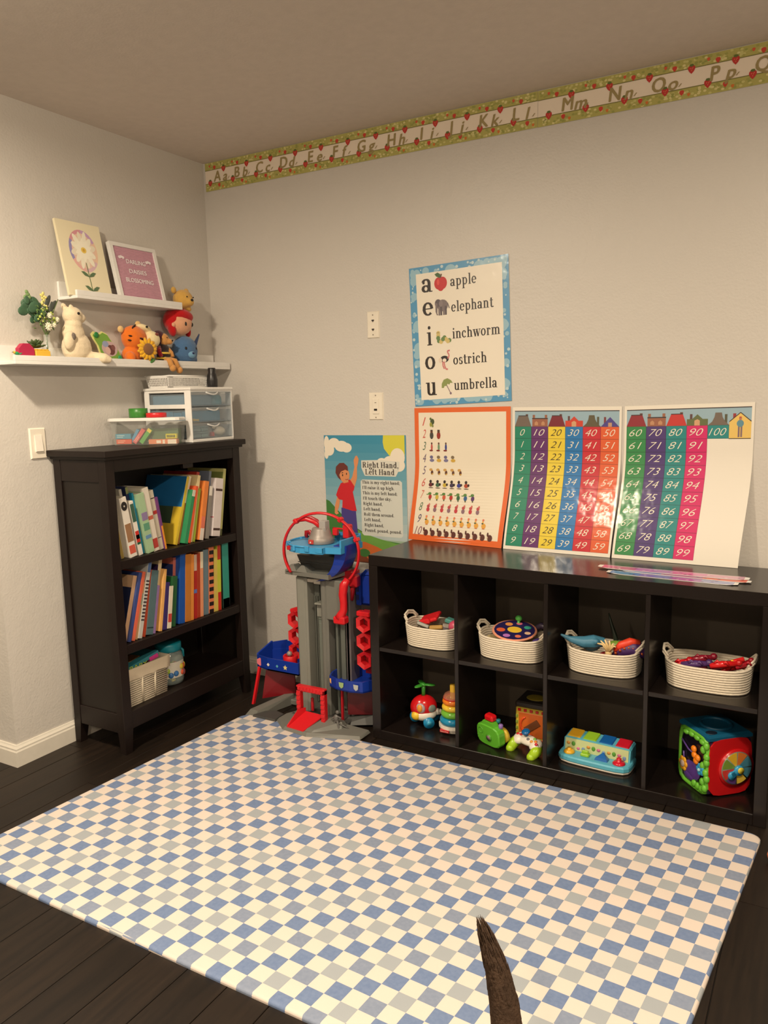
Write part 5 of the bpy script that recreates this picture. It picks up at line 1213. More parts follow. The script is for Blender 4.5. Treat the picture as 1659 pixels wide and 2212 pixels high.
# ------------------------------------------------------------------ things on the lower ledge
def ledge_things():
    Z = 1.5505
    eye = P((24, 20, 20), .15)
    def one(name, label, cat, b, m, remesh=0): return tag(b.build(name, m, None, remesh), label, cat)
    # bird trinket
    t = thing('bird_trinket', 'tiny green and yellow bird trinket at the left end of the ledge', 'ornament', (.108, -1.168, 1.5705))
    c = Vector((.1085, -1.167, 1.5765)); b = MB(); b.ell(c, (.005, .010, .006)); b.ell(c+Vector((0, .012, -.002)), (.003, .012, .0025), rot('X', 20)); b.build('body', P((52, 150, 92)), t)
    MB().ell(c+Vector((0, -.009, .003)), .005).build('head', P((206, 170, 60)), t); MB().cyl(c+Vector((0, -.013, .004)), c+Vector((0, -.02, .003)), .0015, .0004, 6).build('beak', P((60, 50, 40)), t)
    # wooden pieces and succulent
    b = MB(); b.prism([(.034*cos(k*PI/4+PI/8), .034*sin(k*PI/4+PI/8)) for k in range(8)], (.098, -1.116, Z+.0325), (0, 1, 0), (0, 0, 1), -.022); o = one('wooden_block', 'crimson octagonal block at the left of the lower ledge', 'block', b, P((176, 34, 72), .4))
    t = thing('planter_box', 'small yellow slatted planter box under the succulent', 'planter', (.06, -1.052, Z))
    b = MB(); b.cbox(.03, .100, -1.080, -1.016, Z, Z+.040, .002); b.build('box', P((228, 182, 62), .5), t)
    for k in range(4): MB().cbox(.032, .098, -1.076+k*.0155, -1.068+k*.0155, Z+.0402, Z+.046, .001).build('slat', P((216, 170, 50), .5), t)
    t = thing('succulent', 'small dark green artificial succulent above the yellow planter', 'plant', (.055, -1.055, Z+.046)); sc = mat('succulent_leaf', (66, 84, 44), .5, var=.25)
    for r_, n, el, L in ((.006, 5, 65, .034), (.010, 6, 42, .038), (.012, 7, 16, .038)):
        for k in range(n):
            a = 2*PI*k/n+el; d = Vector((cos(a)*cos(rad(el)), sin(a)*cos(rad(el)), sin(rad(el)))); c = Vector((.060, -1.050, Z+.052))+d*(L*.55)
            MB().ell(c, (L*.5, .009, .004), d.to_track_quat('X', 'Z').to_matrix(), 8).build('leaf', sc, t)
    # vase of stems
    t = thing('flower_vase', 'clear glass bottle vase of eucalyptus and small white flowers', 'vase', (.06, -.997, Z)); gl = mat('vase_glass', (225, 232, 226), .03, alpha=.22, spec=.8)
    MB().lathe([(.018, 0), (.021, .002), (.022, .05), (.016, .070), (.012, .078), (.012, .100), (.014, .103)], (.06, -.997, Z), 24).build('glass', gl, t)
    st = mat('stem_green', (84, 104, 58), .6); b = MB(); root = Vector((.06, -.997, Z+.006)); rr = random.Random(11)
    tips = [Vector((.062, -1.075, 1.765)), Vector((.055, -1.055, 1.800)), Vector((.06, -1.0, 1.81)), Vector((.07, -.968, 1.745)), Vector((.085, -1.02, 1.735)), Vector((.08, -.955, 1.70)), Vector((.09, -1.0, 1.70)), Vector((.07, -.94, 1.79))]
    for p in tips: b.tube([root+Vector((rr.uniform(-.006, .006), rr.uniform(-.006, .006), 0)), Vector((.06, -.997, Z+.095)), (p+Vector((.06, -.997, Z+.10)))/2+Vector((0, 0, .01)), p], .0016, 6)
    b.build('stem', st, t)
    lm = mat('eucalyptus_leaf', (62, 96, 70), .55, var=.3, vscale=60); lp = mat('eucalyptus_pale', (118, 146, 92), .6, var=.2)
    for k, (y, z, s, a) in enumerate([(-1.030, 1.715, .020, 40), (-1.015, 1.735, .021, 120), (-1.05, 1.705, .017, 20), (-1.093, 1.735, .024, 10), (-1.084, 1.752, .021, 60), (-1.070, 1.768, .022, 20), (-1.048, 1.752, .027, 40), (-1.036, 1.770, .024, 110), (-1.058, 1.738, .022, 0), (-1.075, 1.775, .016, 80), (-1.045, 1.728, .020, 150), (-1.025, 1.752, .020, 90)]):
        MB().ell((.062+.006*sin(k*2.3), y, z), (.003, s, s*.72), rot('X', a) @ rot('Z', 20*sin(k)), 12).build('leaf', lm, t)
    for k, (y, z) in enumerate([(-1.062, 1.798), (-1.074, 1.788), (-1.056, 1.788), (-1.066, 1.806)]): MB().ell((.058, y, z), (.004, .009, .007), rot('X', 40*k), 10).build('bud', lp, t)
    for k, (y, z, L, a) in enumerate([(-.985, 1.775, .032, 62), (-.972, 1.748, .034, 75), (-.985, 1.735, .028, 100), (-.960, 1.765, .026, 50)]): MB().ell((.064, y, z), (.003, L, .010), rot('X', a), 12).build('long_leaf', mat('dusky_leaf', (72, 76, 70), .6, var=.2), t)
    yl = P((222, 210, 130), .7); wf = P((236, 232, 206), .7)
    b = MB()
    for k in range(16): b.ell((.060+rr.uniform(-.006, .006), -.999+rr.uniform(-.007, .007), 1.760+k*.0032), .0052, None, 6)
    b.build('yellow_spray', yl, t)
    b = MB()
    for k in range(26): b.ell((.072+rr.uniform(-.012, .012), -1.005+rr.uniform(-.035, .045), 1.70+rr.uniform(0, .05)), rr.uniform(.003, .006), None, 6)
    b.build('filler_flowers', [P((176, 190, 96), .7)], t)
    b = MB()
    for k in range(60): b.ell((.066+rr.uniform(-.014, .014), -1.005+rr.uniform(-.04, .035), 1.675+rr.uniform(0, .085)), (.003, .007, .002), rot('X', rr.uniform(0, 180)), 6)
    b.build('filler_leaves', [mat('filler_green', (92, 122, 62), .6)], t)
    for y, z, s in ((-1.004, 1.683, .017), (-.996, 1.724, .012), (-.978, 1.690, .010), (-.962, 1.712, .010)):
        b = MB(); b.ell((.088, y, z), (.004, s*.35, s*.35), None, 8)
        for k in range(10): a = k*PI/5; b.ell((.086, y+cos(a)*s*.6, z+sin(a)*s*.6), (.002, s*.45, s*.2), rot('X', 36*k), 6)
        b.build('flower', wf, t)
    # cream plush with long tail
    t = thing('plush_animal', 'cream plush animal with a long tail sitting on the lower ledge', 'plush toy', (.06, -.87, Z)); cf = FB((232, 214, 182))
    b = MB(); b.ell((.058, -.860, Z+.060), (.042, .066, .066)); b.ell((.060, -.872, Z+.115), (.034, .048, .050)); b.ell((.062, -.872, Z+.182), (.034, .042, .037)); b.ell((.066, -.842, Z+.176), (.022, .024, .020)); b.ell((.064, -.873, Z+.148), (.030, .036, .03))
    b.tube([(.06, -.85, Z+.02), (.085, -.80, Z+.024), (.118, -.775, Z+.018), (.128, -.755, Z+.010)], [.026, .022, .021, .012], 10); b.ell((.045, -.895, Z+.215), (.009, .012, .018), rot('X', 25)); b.ell((.075, -.885, Z+.210), (.008, .011, .016), rot('X', 25))
    b.ell((.085, -.915, Z+.085), (.018, .024, .038), rot('X', -10)); b.build('body', cf, t, remesh=.0035)
    b = MB(); b.ell((.0955, -.870, Z+.190), .0055); b.build('eye', eye, t); b = MB(); b.ell((.0705, -.826, Z+.178), (.006, .004, .004)); b.build('nose', P((206, 160, 140)), t)
    MB().ell((.100, -.905, Z+.100), (.005, .010, .014)).build('printed_patch', mat('floral_patch', (120, 108, 100), .9, var=.8, vscale=160), t)
    # green shaped photo frame
    t = thing('photo_frame', 'green frog green wavy photo frame with a pale yellow rim', 'photo frame', (.06, -.715, Z)); t['label'] = 'wavy green photo frame with a pale yellow rim on the lower ledge'
    fn = leaned(-.787, -.652, .082, Z+.0005, .056, Z+.132)
    out = [(.10, .98), (.30, .93), (.42, 1.0), (.60, .93), (.70, .75), (.88, .52), (.98, .32), (1.0, .14), (.90, .02), (.70, .0), (.48, .03), (.30, .12), (.20, .30), (.16, .55), (.05, .75), (.0, .9)]
    def shp(k, l, th, nm, m, cc=(.52, .5)):
        b = MB(); pts = [fn(cc[0]+(x-cc[0])*k, cc[1]+(y-cc[1])*k, l) for x, y in out]; n = len(pts); q = [fn(cc[0]+(x-cc[0])*k, cc[1]+(y-cc[1])*k, l-th) for x, y in out]
        b.add(pts+q, [list(range(n)), list(range(n, 2*n))[::-1]]+[(i, (i+1) % n, n+(i+1) % n, n+i) for i in range(n)]); return b.build(nm, m, t)
    shp(1, .0, .005, 'rim', P((222, 214, 140))); shp(.90, .003, .0025, 'face', P((116, 158, 62)))
    a = Art(lambda u, v, l=0: fn(u, v, l+.003)); a.ell(.58, .46, .30, .24, (190, 160, 160), 20); a.L = 2; a.ell(.62, .42, .15, .16, (96, 48, 44), 14, .4); a.L = 3; a.ell(.45, .60, .12, .10, (140, 150, 180), 12); a.L = 4; a.ell(.50, .40, .10, .12, (206, 168, 160), 12); a.L = 5; a.ell(.72, .50, .08, .09, (120, 70, 66), 12); a.build('photo', M_LAM, t)
    MB().ell(fn(.16, .86, .006), (.004, .012, .012)).build('green_button', P((34, 120, 60)), t); MB().ell(fn(.90, .18, .006), (.004, .011, .011)).build('green_button', P((40, 140, 92)), t)
    # orange striped cat plush
    of = FB((228, 118, 38)); t = thing('plush_tiger', 'orange striped plush cat with a big pale muzzle on the ledge', 'plush toy', (.065, -.55, Z))
    b = MB(); b.ell((.060, -.560, Z+.110), (.044, .064, .056), rot('X', -12)); b.ell((.058, -.575, Z+.040), (.036, .050, .042)); b.ell((.085, -.612, Z+.028), (.022, .022, .026)); b.build('body', of, t, remesh=.0035)
    b = MB(); b.ell((.080, -.480, Z+.110), (.034, .040, .036), rot('X', -15)); b.ell((.068, -.510, Z+.155), (.028, .038, .016), rot('X', -20)); b.build('muzzle', FB((236, 218, 170)), t, remesh=.003)
    MB().ell((.108, -.474, Z+.130), (.007, .010, .007)).build('nose', FB((120, 60, 50)), t)
    for y, z in ((-.628, Z+.146), (-.530, Z+.172)): MB().ell((.056, y, z), (.010, .015, .015)).build('ear', FB((228, 190, 130)), t)
    st = P((52, 28, 24), .9)
    for y, z, L, a in ((-.583, Z+.155, .013, 50), (-.572, Z+.160, .013, 50), (-.607, Z+.118, .012, -8), (-.610, Z+.100, .012, -5), (-.560, Z+.108, .012, -12)):
        v = Vector((.0, (y+.56)/.064, (z-Z-.110)/.056)); x = .060+.044*math.sqrt(max(0.02, 1-min(.98, v.y**2+v.z**2)))+.0005
        MB().ell((x, y, z), (.004, L, .0035), rot('X', a), 10).build('stripe', st, t)
    MB().ell((.098, -.520, Z+.160), (.004, .006, .005)).build('eye', eye, t)
    # sunflower
    t = thing('plush_sunflower', 'plush sunflower with brown centre leaning on the orange cat', 'plush toy', (.112, -.540, Z+.062)); c = Vector((.118, -.542, Z+.064))
    R = rot('Z', -10)
    for ring, n, rr_ in ((0, 14, .031), (1, 12, .036)):
        for k in range(n): a = 2*PI*k/n+ring*.2; MB().ell(c+R @ Vector((-.004*ring, cos(a)*rr_, sin(a)*rr_)), (.005, .015, .008), R @ rot('X', math.degrees(a)), 8).build('petal', FB((232, 176, 44)), t)
    MB().ell(c+Vector((.004, 0, 0)), (.009, .025, .025), R).build('centre', FB((132, 92, 58)), t)
    MB().ell((.112, -.515, Z+.016), (.006, .02, .009), rot('X', 30)).build('leaf', FB((84, 140, 70)), t)
    # small bear in striped outfit
    t = thing('plush_bear', 'small tan plush bear in a black and yellow striped outfit', 'plush toy', (.09, -.41, Z)); tn = FB((204, 146, 82))
    b = MB(); b.ell((.082, -.418, Z+.040), (.024, .034, .036)); b.ell((.082, -.415, Z+.075), (.020, .028, .02)); b.build('body', FB((44, 30, 32)), t, remesh=.003)
    for z, r_ in ((Z+.030, (.0265, .0365)), (Z+.052, (.0262, .034))): b = MB(); b.tube([(.082+r_[0]*cos(a), -.418+r_[1]*sin(a), z) for a in [k*PI/10 for k in range(20)]], .005, 6, True, flat=(.5, 1)); b.build('yellow_stripe', FB((222, 186, 70)), t)
    b = MB(); b.ell((.068, -.425, Z+.118), (.028, .034, .036)); b.build('hood', FB((70, 28, 38)), t)
    b = MB(); b.ell((.084, -.412, Z+.112), (.022, .026, .028)); b.ell((.100, -.395, Z+.103), (.014, .016, .013)); b.build('face', tn, t, remesh=.003)
    MB().ell((.1125, -.388, Z+.107), .004).build('nose', eye, t); MB().ell((.1055, -.412, Z+.120), .0025).build('eye', eye, t)
    for y0, y1_, z1 in ((-.425, -.415, -.014), (-.400, -.375, -.022)):
        b = MB(); b.tube([(.10, y0, Z+.024), (.119, (y0+y1_)/2, Z+.020), (.130, y1_, Z+z1)], [.013, .012, .013], 10); b.ell((.132, y1_, Z+z1), (.015, .014, .016)); b.build('leg', tn, t)
    for s in (-1, 1): b = MB(); b.tube([(.08, -.418+s*.022, Z+.078), (.095, -.418+s*.036, Z+.055), (.104, -.418+s*.034, Z+.036)], [.011, .010, .009], 8); b.build('arm', FB((150, 36, 44)) if s < 0 else tn, t)
    # blue plush
    bf = FB((80, 116, 158)); t = thing('plush_animal', 'round blue plush animal under the red haired doll', 'plush toy', (.07, -.262, Z))
    b = MB(); b.ell((.066, -.265, Z+.070), (.050, .068, .068)); b.ell((.058, -.225, Z+.03), (.036, .03, .03)); b.build('body', bf, t, remesh=.004)
    b = MB(); b.hull([Vector(v) for v in ((.05, -.205, Z+.075), (.058, -.200, Z+.105), (.052, -.150, Z+.155), (.050, -.143, Z+.150), (.052, -.175, Z+.085), (.044, -.2, Z+.09))]); b.build('ear', FB((60, 84, 134)), t)
    for y in (-.300, -.236): MB().ell((.108, y, Z+.078), (.004, .006, .007)).build('eye', eye, t)
    MB().ell((.110, -.268, Z+.050), (.012, .022, .016)).build('muzzle', FB((120, 168, 204)), t)
    MB().ell((.121, -.268, Z+.056), (.005, .007, .005)).build('nose', FB((34, 44, 88)), t)
    # doll head with red hair
    t = thing('plush_doll', 'round plush doll head with red hair above the blue plush', 'plush toy', (.07, -.295, Z+.14)); sk = FB((226, 168, 132)); rh = FB((188, 26, 30))
    c = Vector((.068, -.292, Z+.192)); MB().ell(c, (.050, .066, .055)).build('head', sk, t)
    b = MB(); b.ell(c+Vector((-.010, -.010, .010)), (.050, .068, .058)); b.ell(c+Vector((.010, .005, .034)), (.046, .062, .030), rot('X', -12)); b.ell(c+Vector((.005, -.055, -.030)), (.022, .016, .034), rot('X', 15)); b.ell(c+Vector((-.005, .058, -.035)), (.016, .012, .026)); b.build('hair', rh, t, remesh=.004)
    for y, a in ((-.008, -6), (.042, 38)): MB().ell(c+Vector((.0475 if y < 0 else .036, y, -.006)), (.003, .0065, .0095), rot('Z', -a)).build('eye', eye, t)
    MB().ell(c+Vector((.020, -.058, -.012)), (.008, .010, .011)).build('ear', sk, t)
    # yellow bear on top
    t = thing('plush_bear', 'plain yellow plush bear head peeping over the end of the upper ledge', 'plush toy', (.07, -.268, Z+.25)); yf = FB((216, 170, 86))
    c = Vector((.070, -.262, Z+.300)); b = MB(); b.ell(c, (.042, .050, .044)); b.ell(c+Vector((.024, .006, -.012)), (.026, .030, .022)); b.ell(c+Vector((-.004, .02, -.042)), (.026, .026, .014)); b.build('head', yf, t, remesh=.0035)
    for s in (-1, 1): MB().ell(c+Vector((-.01, s*.040-.006, .038)), (.010, .014, .015)).build('ear', yf, t)
    MB().ell(c+Vector((.050, .006, -.006)), (.005, .008, .006)).build('nose', eye, t)
    for y in (-.014, .026): MB().ell(c+Vector((.039, y, .008)), .0032).build('eye', eye, t)
ledge_things()

# ------------------------------------------------------------------ rope baskets in the upper cells
ZS = .3905
def rope_basket(label, cx, cy, a, b_, tilt=0):
    t = thing('rope_basket', label, 'basket', (cx, cy, ZS), 'rope baskets in the cube shelf')
    rp = mat('cotton_rope', (226, 214, 194), .85, bump=.8, bscale=420, var=.12, vscale=120)
    def ring(f, z, e=0, n=40):
        A = a*(1+.07*f)+e; Bq = b_*(1+.08*f)+e; out = []
        for k in range(n):
            th = 2*PI*k/n; c, s_ = cos(th), sin(th); q = (abs(c)**3+abs(s_)**3)**(-1/3)
            out.append((cx+A*c*q, cy+Bq*s_*q, z+(.010*f*abs(c)**4)))
        return out
    b = MB(); N = 10; r_ = .0047
    for k in range(N): b.tube(ring(k/(N-1), ZS+r_+k*.0085), r_, 8, True, flat=(1, 1))
    n = 40; vs = ring(0, ZS+.003); b.smooth = True; b.add([Vector(p) for p in vs], [list(range(n))]); 
    lin_ = MB(); lin_.smooth = True
    vv = ring(0, ZS+.004, -.002)+ring(1, ZS+.081, -.002); lin_.add([Vector(p) for p in vv], [(i, (i+1) % n, n+(i+1) % n, n+i) for i in range(n)]+[list(range(n))])
    b.build('coiled_body', rp, t); lin_.build('inner_wall', rp, t)
    for s in (-1, 1):
        A = a*1.07
        pts = [(cx+s*(A-.012), cy-.045, ZS+.086), (cx+s*(A+.006), cy-.036, ZS+.106), (cx+s*(A+.010), cy, ZS+.114), (cx+s*(A+.006), cy+.036, ZS+.106), (cx+s*(A-.012), cy+.045, ZS+.086)]
        b = MB(); b.tube(pts, r_, 8); b.tube([(x, y, z+.0095) for x, y, z in pts], r_*.9, 8); b.build('handle', rp, t)
    return t
B1 = rope_basket('cream coiled rope basket in the first cell, holding play food and blocks', 1.325, -.245, .108, .080)
B2 = rope_basket('cream coiled rope basket in the second cell, under a round planet disc', 1.660, -.245, .121, .082)
B3 = rope_basket('cream coiled rope basket in the third cell, full of toy dinosaurs', 2.010, -.245, .121, .085)
B4 = rope_basket('cream coiled rope basket in the fourth cell, full of red toy figures', 2.362, -.245, .128, .088)
def one(name, label, cat, b, m, group=None, remesh=0):
    return tag(b.build(name, m, None, remesh), label, cat, group)
def fill(cx, cy):
    b = MB(); rr = random.Random(int(cx*100)); cols = [P((60, 50, 60)), P((120, 40, 40)), P((50, 70, 110)), P((96, 90, 70))]
def contents():
    ZC = ZS-.018; z = ZC+.06
    # play food / blocks
    b = MB(); b.cbox(1.245, 1.335, -.26, -.19, z+.045, z+.062, .006, rot('Y', -22) @ rot('X', 14)); b.cbox(1.26, 1.31, -.275, -.25, z+.035, z+.06, .006, rot('Y', -20)); one('play_food', 'red plastic play piece standing up in the first basket', 'toy', b, P((214, 38, 44)))
    b = MB(); b.cbox(1.262, 1.318, -.300, -.255, z+.028, z+.044, .003, rot('Y', 14) @ rot('X', -30)); one('toy_block', 'flat grey block lying in the first basket', 'toy', b, P((120, 116, 104)))
    b = MB(); b.cbox(1.322, 1.380, -.300, -.255, z+.022, z+.040, .003, rot('Y', -10) @ rot('X', -34)); one('toy_block', 'tan block with a gap lying beside the grey block', 'toy', b, P((176, 138, 70)))
    t = thing('toy_block', 'small block with dark stripes beside the tan block', 'toy', (1.39, -.26, z+.03)); b = MB(); R = rot('X', -25); b.cbox(1.372, 1.402, -.285, -.25, z+.022, z+.052, .003, R); b.build('block', P((150, 140, 130)), t)
    for k in range(4): b = MB(); b.cbox(1.372, 1.402, -.2885, -.2875, z+.020+k*.007, z+.023+k*.007, .0004, R); b.build('stripe', P((70, 60, 84)), t)
    b = MB(); b.cbox(1.36, 1.405, -.235, -.20, z+.042, z+.060, .004, rot('Y', 12)); one('toy_block', 'turquoise block at the back of the first basket', 'toy', b, P((96, 168, 160)))
    b = MB(); b.ell((1.418, -.262, z+.048), (.028, .026, .022), rot('Y', -30)); one('toy_ball', 'pink and white lumpy toy at the right of the first basket', 'toy', b, P((220, 90, 120)))
    b = MB(); b.cbox(1.335, 1.375, -.23, -.19, z+.0, z+.03, .004, rot('Z', 30)); b.cbox(1.24, 1.30, -.24, -.20, z-.03, z+.01, .004); b.cbox(1.34, 1.41, -.25, -.2, z-.04, z-.005, .004); one('toy_block', 'dark brown block deep in the first basket', 'toy', b, P((92, 72, 50)))
    # planet disc
    t = thing('planet_disc', 'round board of coloured planets lying on the second basket', 'toy', (1.665, -.25, ZC+.116))
    c = Vector((1.665, -.25, ZC+.118)); R = rot('X', 10) @ rot('Y', 4)
    b = MB(); b.lathe([(.084, -.003), (.086, -.001), (.086, .001), (.084, .003)], c, 36, R); b.build('board', P((226, 150, 120)), t)
    def D(name, x, y, rx, ry, col, l, n=20):
        b = MB(); p = [c+R @ Vector((x+rx*cos(2*PI*k/n), y+ry*sin(2*PI*k/n), .003+l*.0004)) for k in range(n)]; q = [c+R @ Vector((x+rx*cos(2*PI*k/n), y+ry*sin(2*PI*k/n), .0028)) for k in range(n)]
        b.add(p+q, [list(range(n)), list(range(n, 2*n))[::-1]]+[(i, (i+1) % n, n+(i+1) % n, n+i) for i in range(n)]); b.build(name, PAPER(col), t)
    D('sky_print', 0, 0, .078, .078, (38, 30, 84), 1); D('sun', 0, 0, .028, .024, (238, 196, 60), 2)
    for x, y, s, col in ((-.048, -.02, .017, (226, 100, 60)), (-.035, .035, .015, (230, 150, 80)), (.0, .055, .012, (220, 110, 130)), (.04, .035, .014, (60, 160, 140)), (.055, -.008, .012, (220, 180, 150)), (.03, -.045, .012, (230, 120, 90)), (-.012, -.055, .014, (190, 120, 200))): D('planet', x, y, s, s*.9, col, 2, 14)
    b = MB(); b.ell((1.66, -.19, ZC+.150), (.014, .010, .012)); b.cyl((1.66, -.19, ZC+.10), (1.66, -.19, ZC+.145), .006); one('toy_frog', 'small round green toy head behind the planet disc', 'toy', b, P((88, 190, 84)))
    b = MB(); b.tube([(1.645, -.295, z+.036), (1.68, -.30, z+.030), (1.72, -.298, z+.034)], .012, 8); one('toy_tube', 'red curved toy under the planet disc', 'toy', b, P((176, 28, 36)))
    b = MB(); b.ell((1.765, -.27, z+.030), (.022, .03, .014)); one('toy_boat', 'purple toy at the right edge of the second basket', 'toy', b, P((84, 66, 140)))
    b = MB(); b.ell((1.575, -.25, z+.010), (.03, .04, .02)); b.ell((1.62, -.28, z+.005), (.03, .03, .02)); b.ell((1.70, -.22, z), (.04, .05, .03)); one('soft_toy', 'beige soft toy deep in the second basket', 'toy', b, FB((170, 150, 100)))
    b = MB(); b.tube([(1.70, -.185, z+.03), (1.75, -.18, z+.07), (1.79, -.20, z+.062)], [.012, .014, .010], 8); one('toy_horn', 'dark curved toy at the back right of the second basket', 'toy', b, P((52, 42, 60)))
    # toy dinosaurs
    b = MB(); b.tube([(1.865, -.315, ZC+.148), (1.90, -.300, ZC+.130), (1.94, -.285, ZC+.120), (1.975, -.27, ZC+.122), (2.01, -.25, ZC+.12)], [.004, .012, .022, .026, .016], 10); b.ell((1.96, -.25, ZC+.105), (.035, .03, .026)); b.ell((1.985, -.285, ZC+.128), (.014, .012, .012)); one('toy_whale', 'grey blue rubber toy animal with pointed snout over the basket rim', 'toy', b, P((66, 124, 152), .45), remesh=.003)
    b = MB()
    for k in range(6): a = rad(20+k*26); b.tube([(2.035, -.300, z+.040), (2.035+.022*cos(a), -.305, z+.06+.008), (2.035+.036*cos(a)-.006, -.308, z+.052+.036*sin(a))], [.006, .0045, .0025], 6)
    b.ell((2.035, -.298, z+.036), (.012, .01, .012)); one('toy_claw', 'pale cream toy hand with spread spikes in the third basket', 'toy', b, P((226, 196, 140)))
    t = thing('toy_dinosaur', 'purple and orange spiked toy dinosaur in the third basket', 'toy', (2.09, -.26, z))
    b = MB(); b.tube([(2.05, -.28, z+.015), (2.075, -.275, z+.045), (2.11, -.265, z+.055), (2.15, -.25, z+.045), (2.16, -.22, z+.03)], [.014, .026, .032, .026, .012], 12); b.build('body', P((70, 40, 96), .45), t)
    b = MB(); b.tube([(2.055, -.29, z+.045), (2.075, -.288, z+.068), (2.105, -.275, z+.080), (2.135, -.262, z+.078)], [.008, .014, .016, .01], 8); b.build('back', P((226, 66, 40), .45), t)
    b = MB()
    for k in range(7): f = k/6; p = Vector((2.062+.085*f, -.302+.03*f, z+.040+.020*sin(f*PI))); b.lathe([(.006, 0), (.001, .016)], p, 6, rot('X', 90-30))
    b.build('spikes', P((236, 120, 60), .45), t)
    b = MB(); b.tube([(2.045, -.19, z+.01), (2.03, -.185, z+.07), (2.012, -.18, z+.12), (2.005, -.18, z+.150)], [.012, .008, .005, .002], 8); one('toy_tail', 'thin dark green toy tail rising from the third basket', 'toy', b, P((34, 44, 34)))
    b = MB(); b.ell((2.02, -.27, z+.01), (.03, .03, .02)); b.ell((2.03, -.31, z+.022), (.014, .01, .012)); b.ell((2.06, -.312, z+.022), (.012, .01, .010)); one('toy_dinosaur', 'black and red toy dinosaur low in the third basket', 'toy', b, P((140, 36, 36)))
    b = MB(); b.ell((2.045, -.22, z+.045), (.03, .02, .016)); one('toy_dinosaur', 'lime green toy at the back of the third basket', 'toy', b, P((120, 150, 60)))
    # red and violet figures
    spec = [((2.262, -.30), (2.285, -.30), (2.30, -.285), (200, 26, 36), .014, 'round headed red toy figure at the left of the fourth basket'),
            ((2.285, -.315), (2.33, -.318), (2.365, -.312), (84, 56, 110), .013, 'violet long toy figure along the front of the fourth basket'),
            ((2.375, -.32), (2.41, -.315), (2.455, -.30), (206, 30, 34), .012, 'bright red toy figure at the front of the fourth basket'),
            ((2.41, -.30), (2.43, -.28), (2.465, -.27), (212, 36, 36), .011, 'red toy figure raising an arm with a yellow tip'),
            ((2.30, -.26), (2.34, -.25), (2.37, -.24), (140, 28, 48), .013, 'dark crimson toy figure near the back of the fourth basket'),
            ((2.45, -.30), (2.475, -.285), (2.488, -.26), (170, 30, 44), .011, 'dark red toy figure at the right of the fourth basket'),
            ((2.36, -.27), (2.39, -.26), (2.42, -.25), (120, 116, 110), .010, 'grey toy figure in the middle of the fourth basket')]
    for k, (p0, p1, p2, col, r_, lab) in enumerate(spec):
        t = thing('toy_figure', lab, 'toy', (*p1, z)); h = z+.028+.010*(k % 3)
        b = MB(); b.tube([(*p0, h), (*p1, h+.010), (*p2, h+.014)], [r_*.8, r_, r_*.7], 8)
        for s in (-1, 1): b.tube([(*p1, h+.008), (p1[0]+.014*s, p1[1]-.008, h+.022), (p1[0]+.022*s, p1[1]-.006, h+.012)], [r_*.5, r_*.42, r_*.34], 6)
        if k == 3: b.tube([(2.42, -.29, h), (2.44, -.295, h+.035), (2.475, -.29, h+.05)], [.010, .009, .008], 8)
        b.build('body', P(col, .25), t)
        MB().ell((p2[0]+.006, p2[1], h+.018), r_*.95, None, 10).build('head', P(tuple(int(q*.9) for q in col), .25), t)
        if k == 3: MB().ell((2.44, -.298, h+.040), .005).build('yellow_tip', P((226, 180, 40), .2), t); MB().ell((2.472, -.304, h-.004), .006).build('yellow_tip', P((226, 180, 40), .2), t)
    b = MB(); b.ell((2.34, -.23, z-.002), (.08, .06, .03)); b.ell((2.41, -.26, z-.004), (.07, .05, .03)); one('toy_dinosaur', 'dark maroon toy lying at the bottom of the fourth basket', 'toy', b, P((84, 26, 34)))
contents()

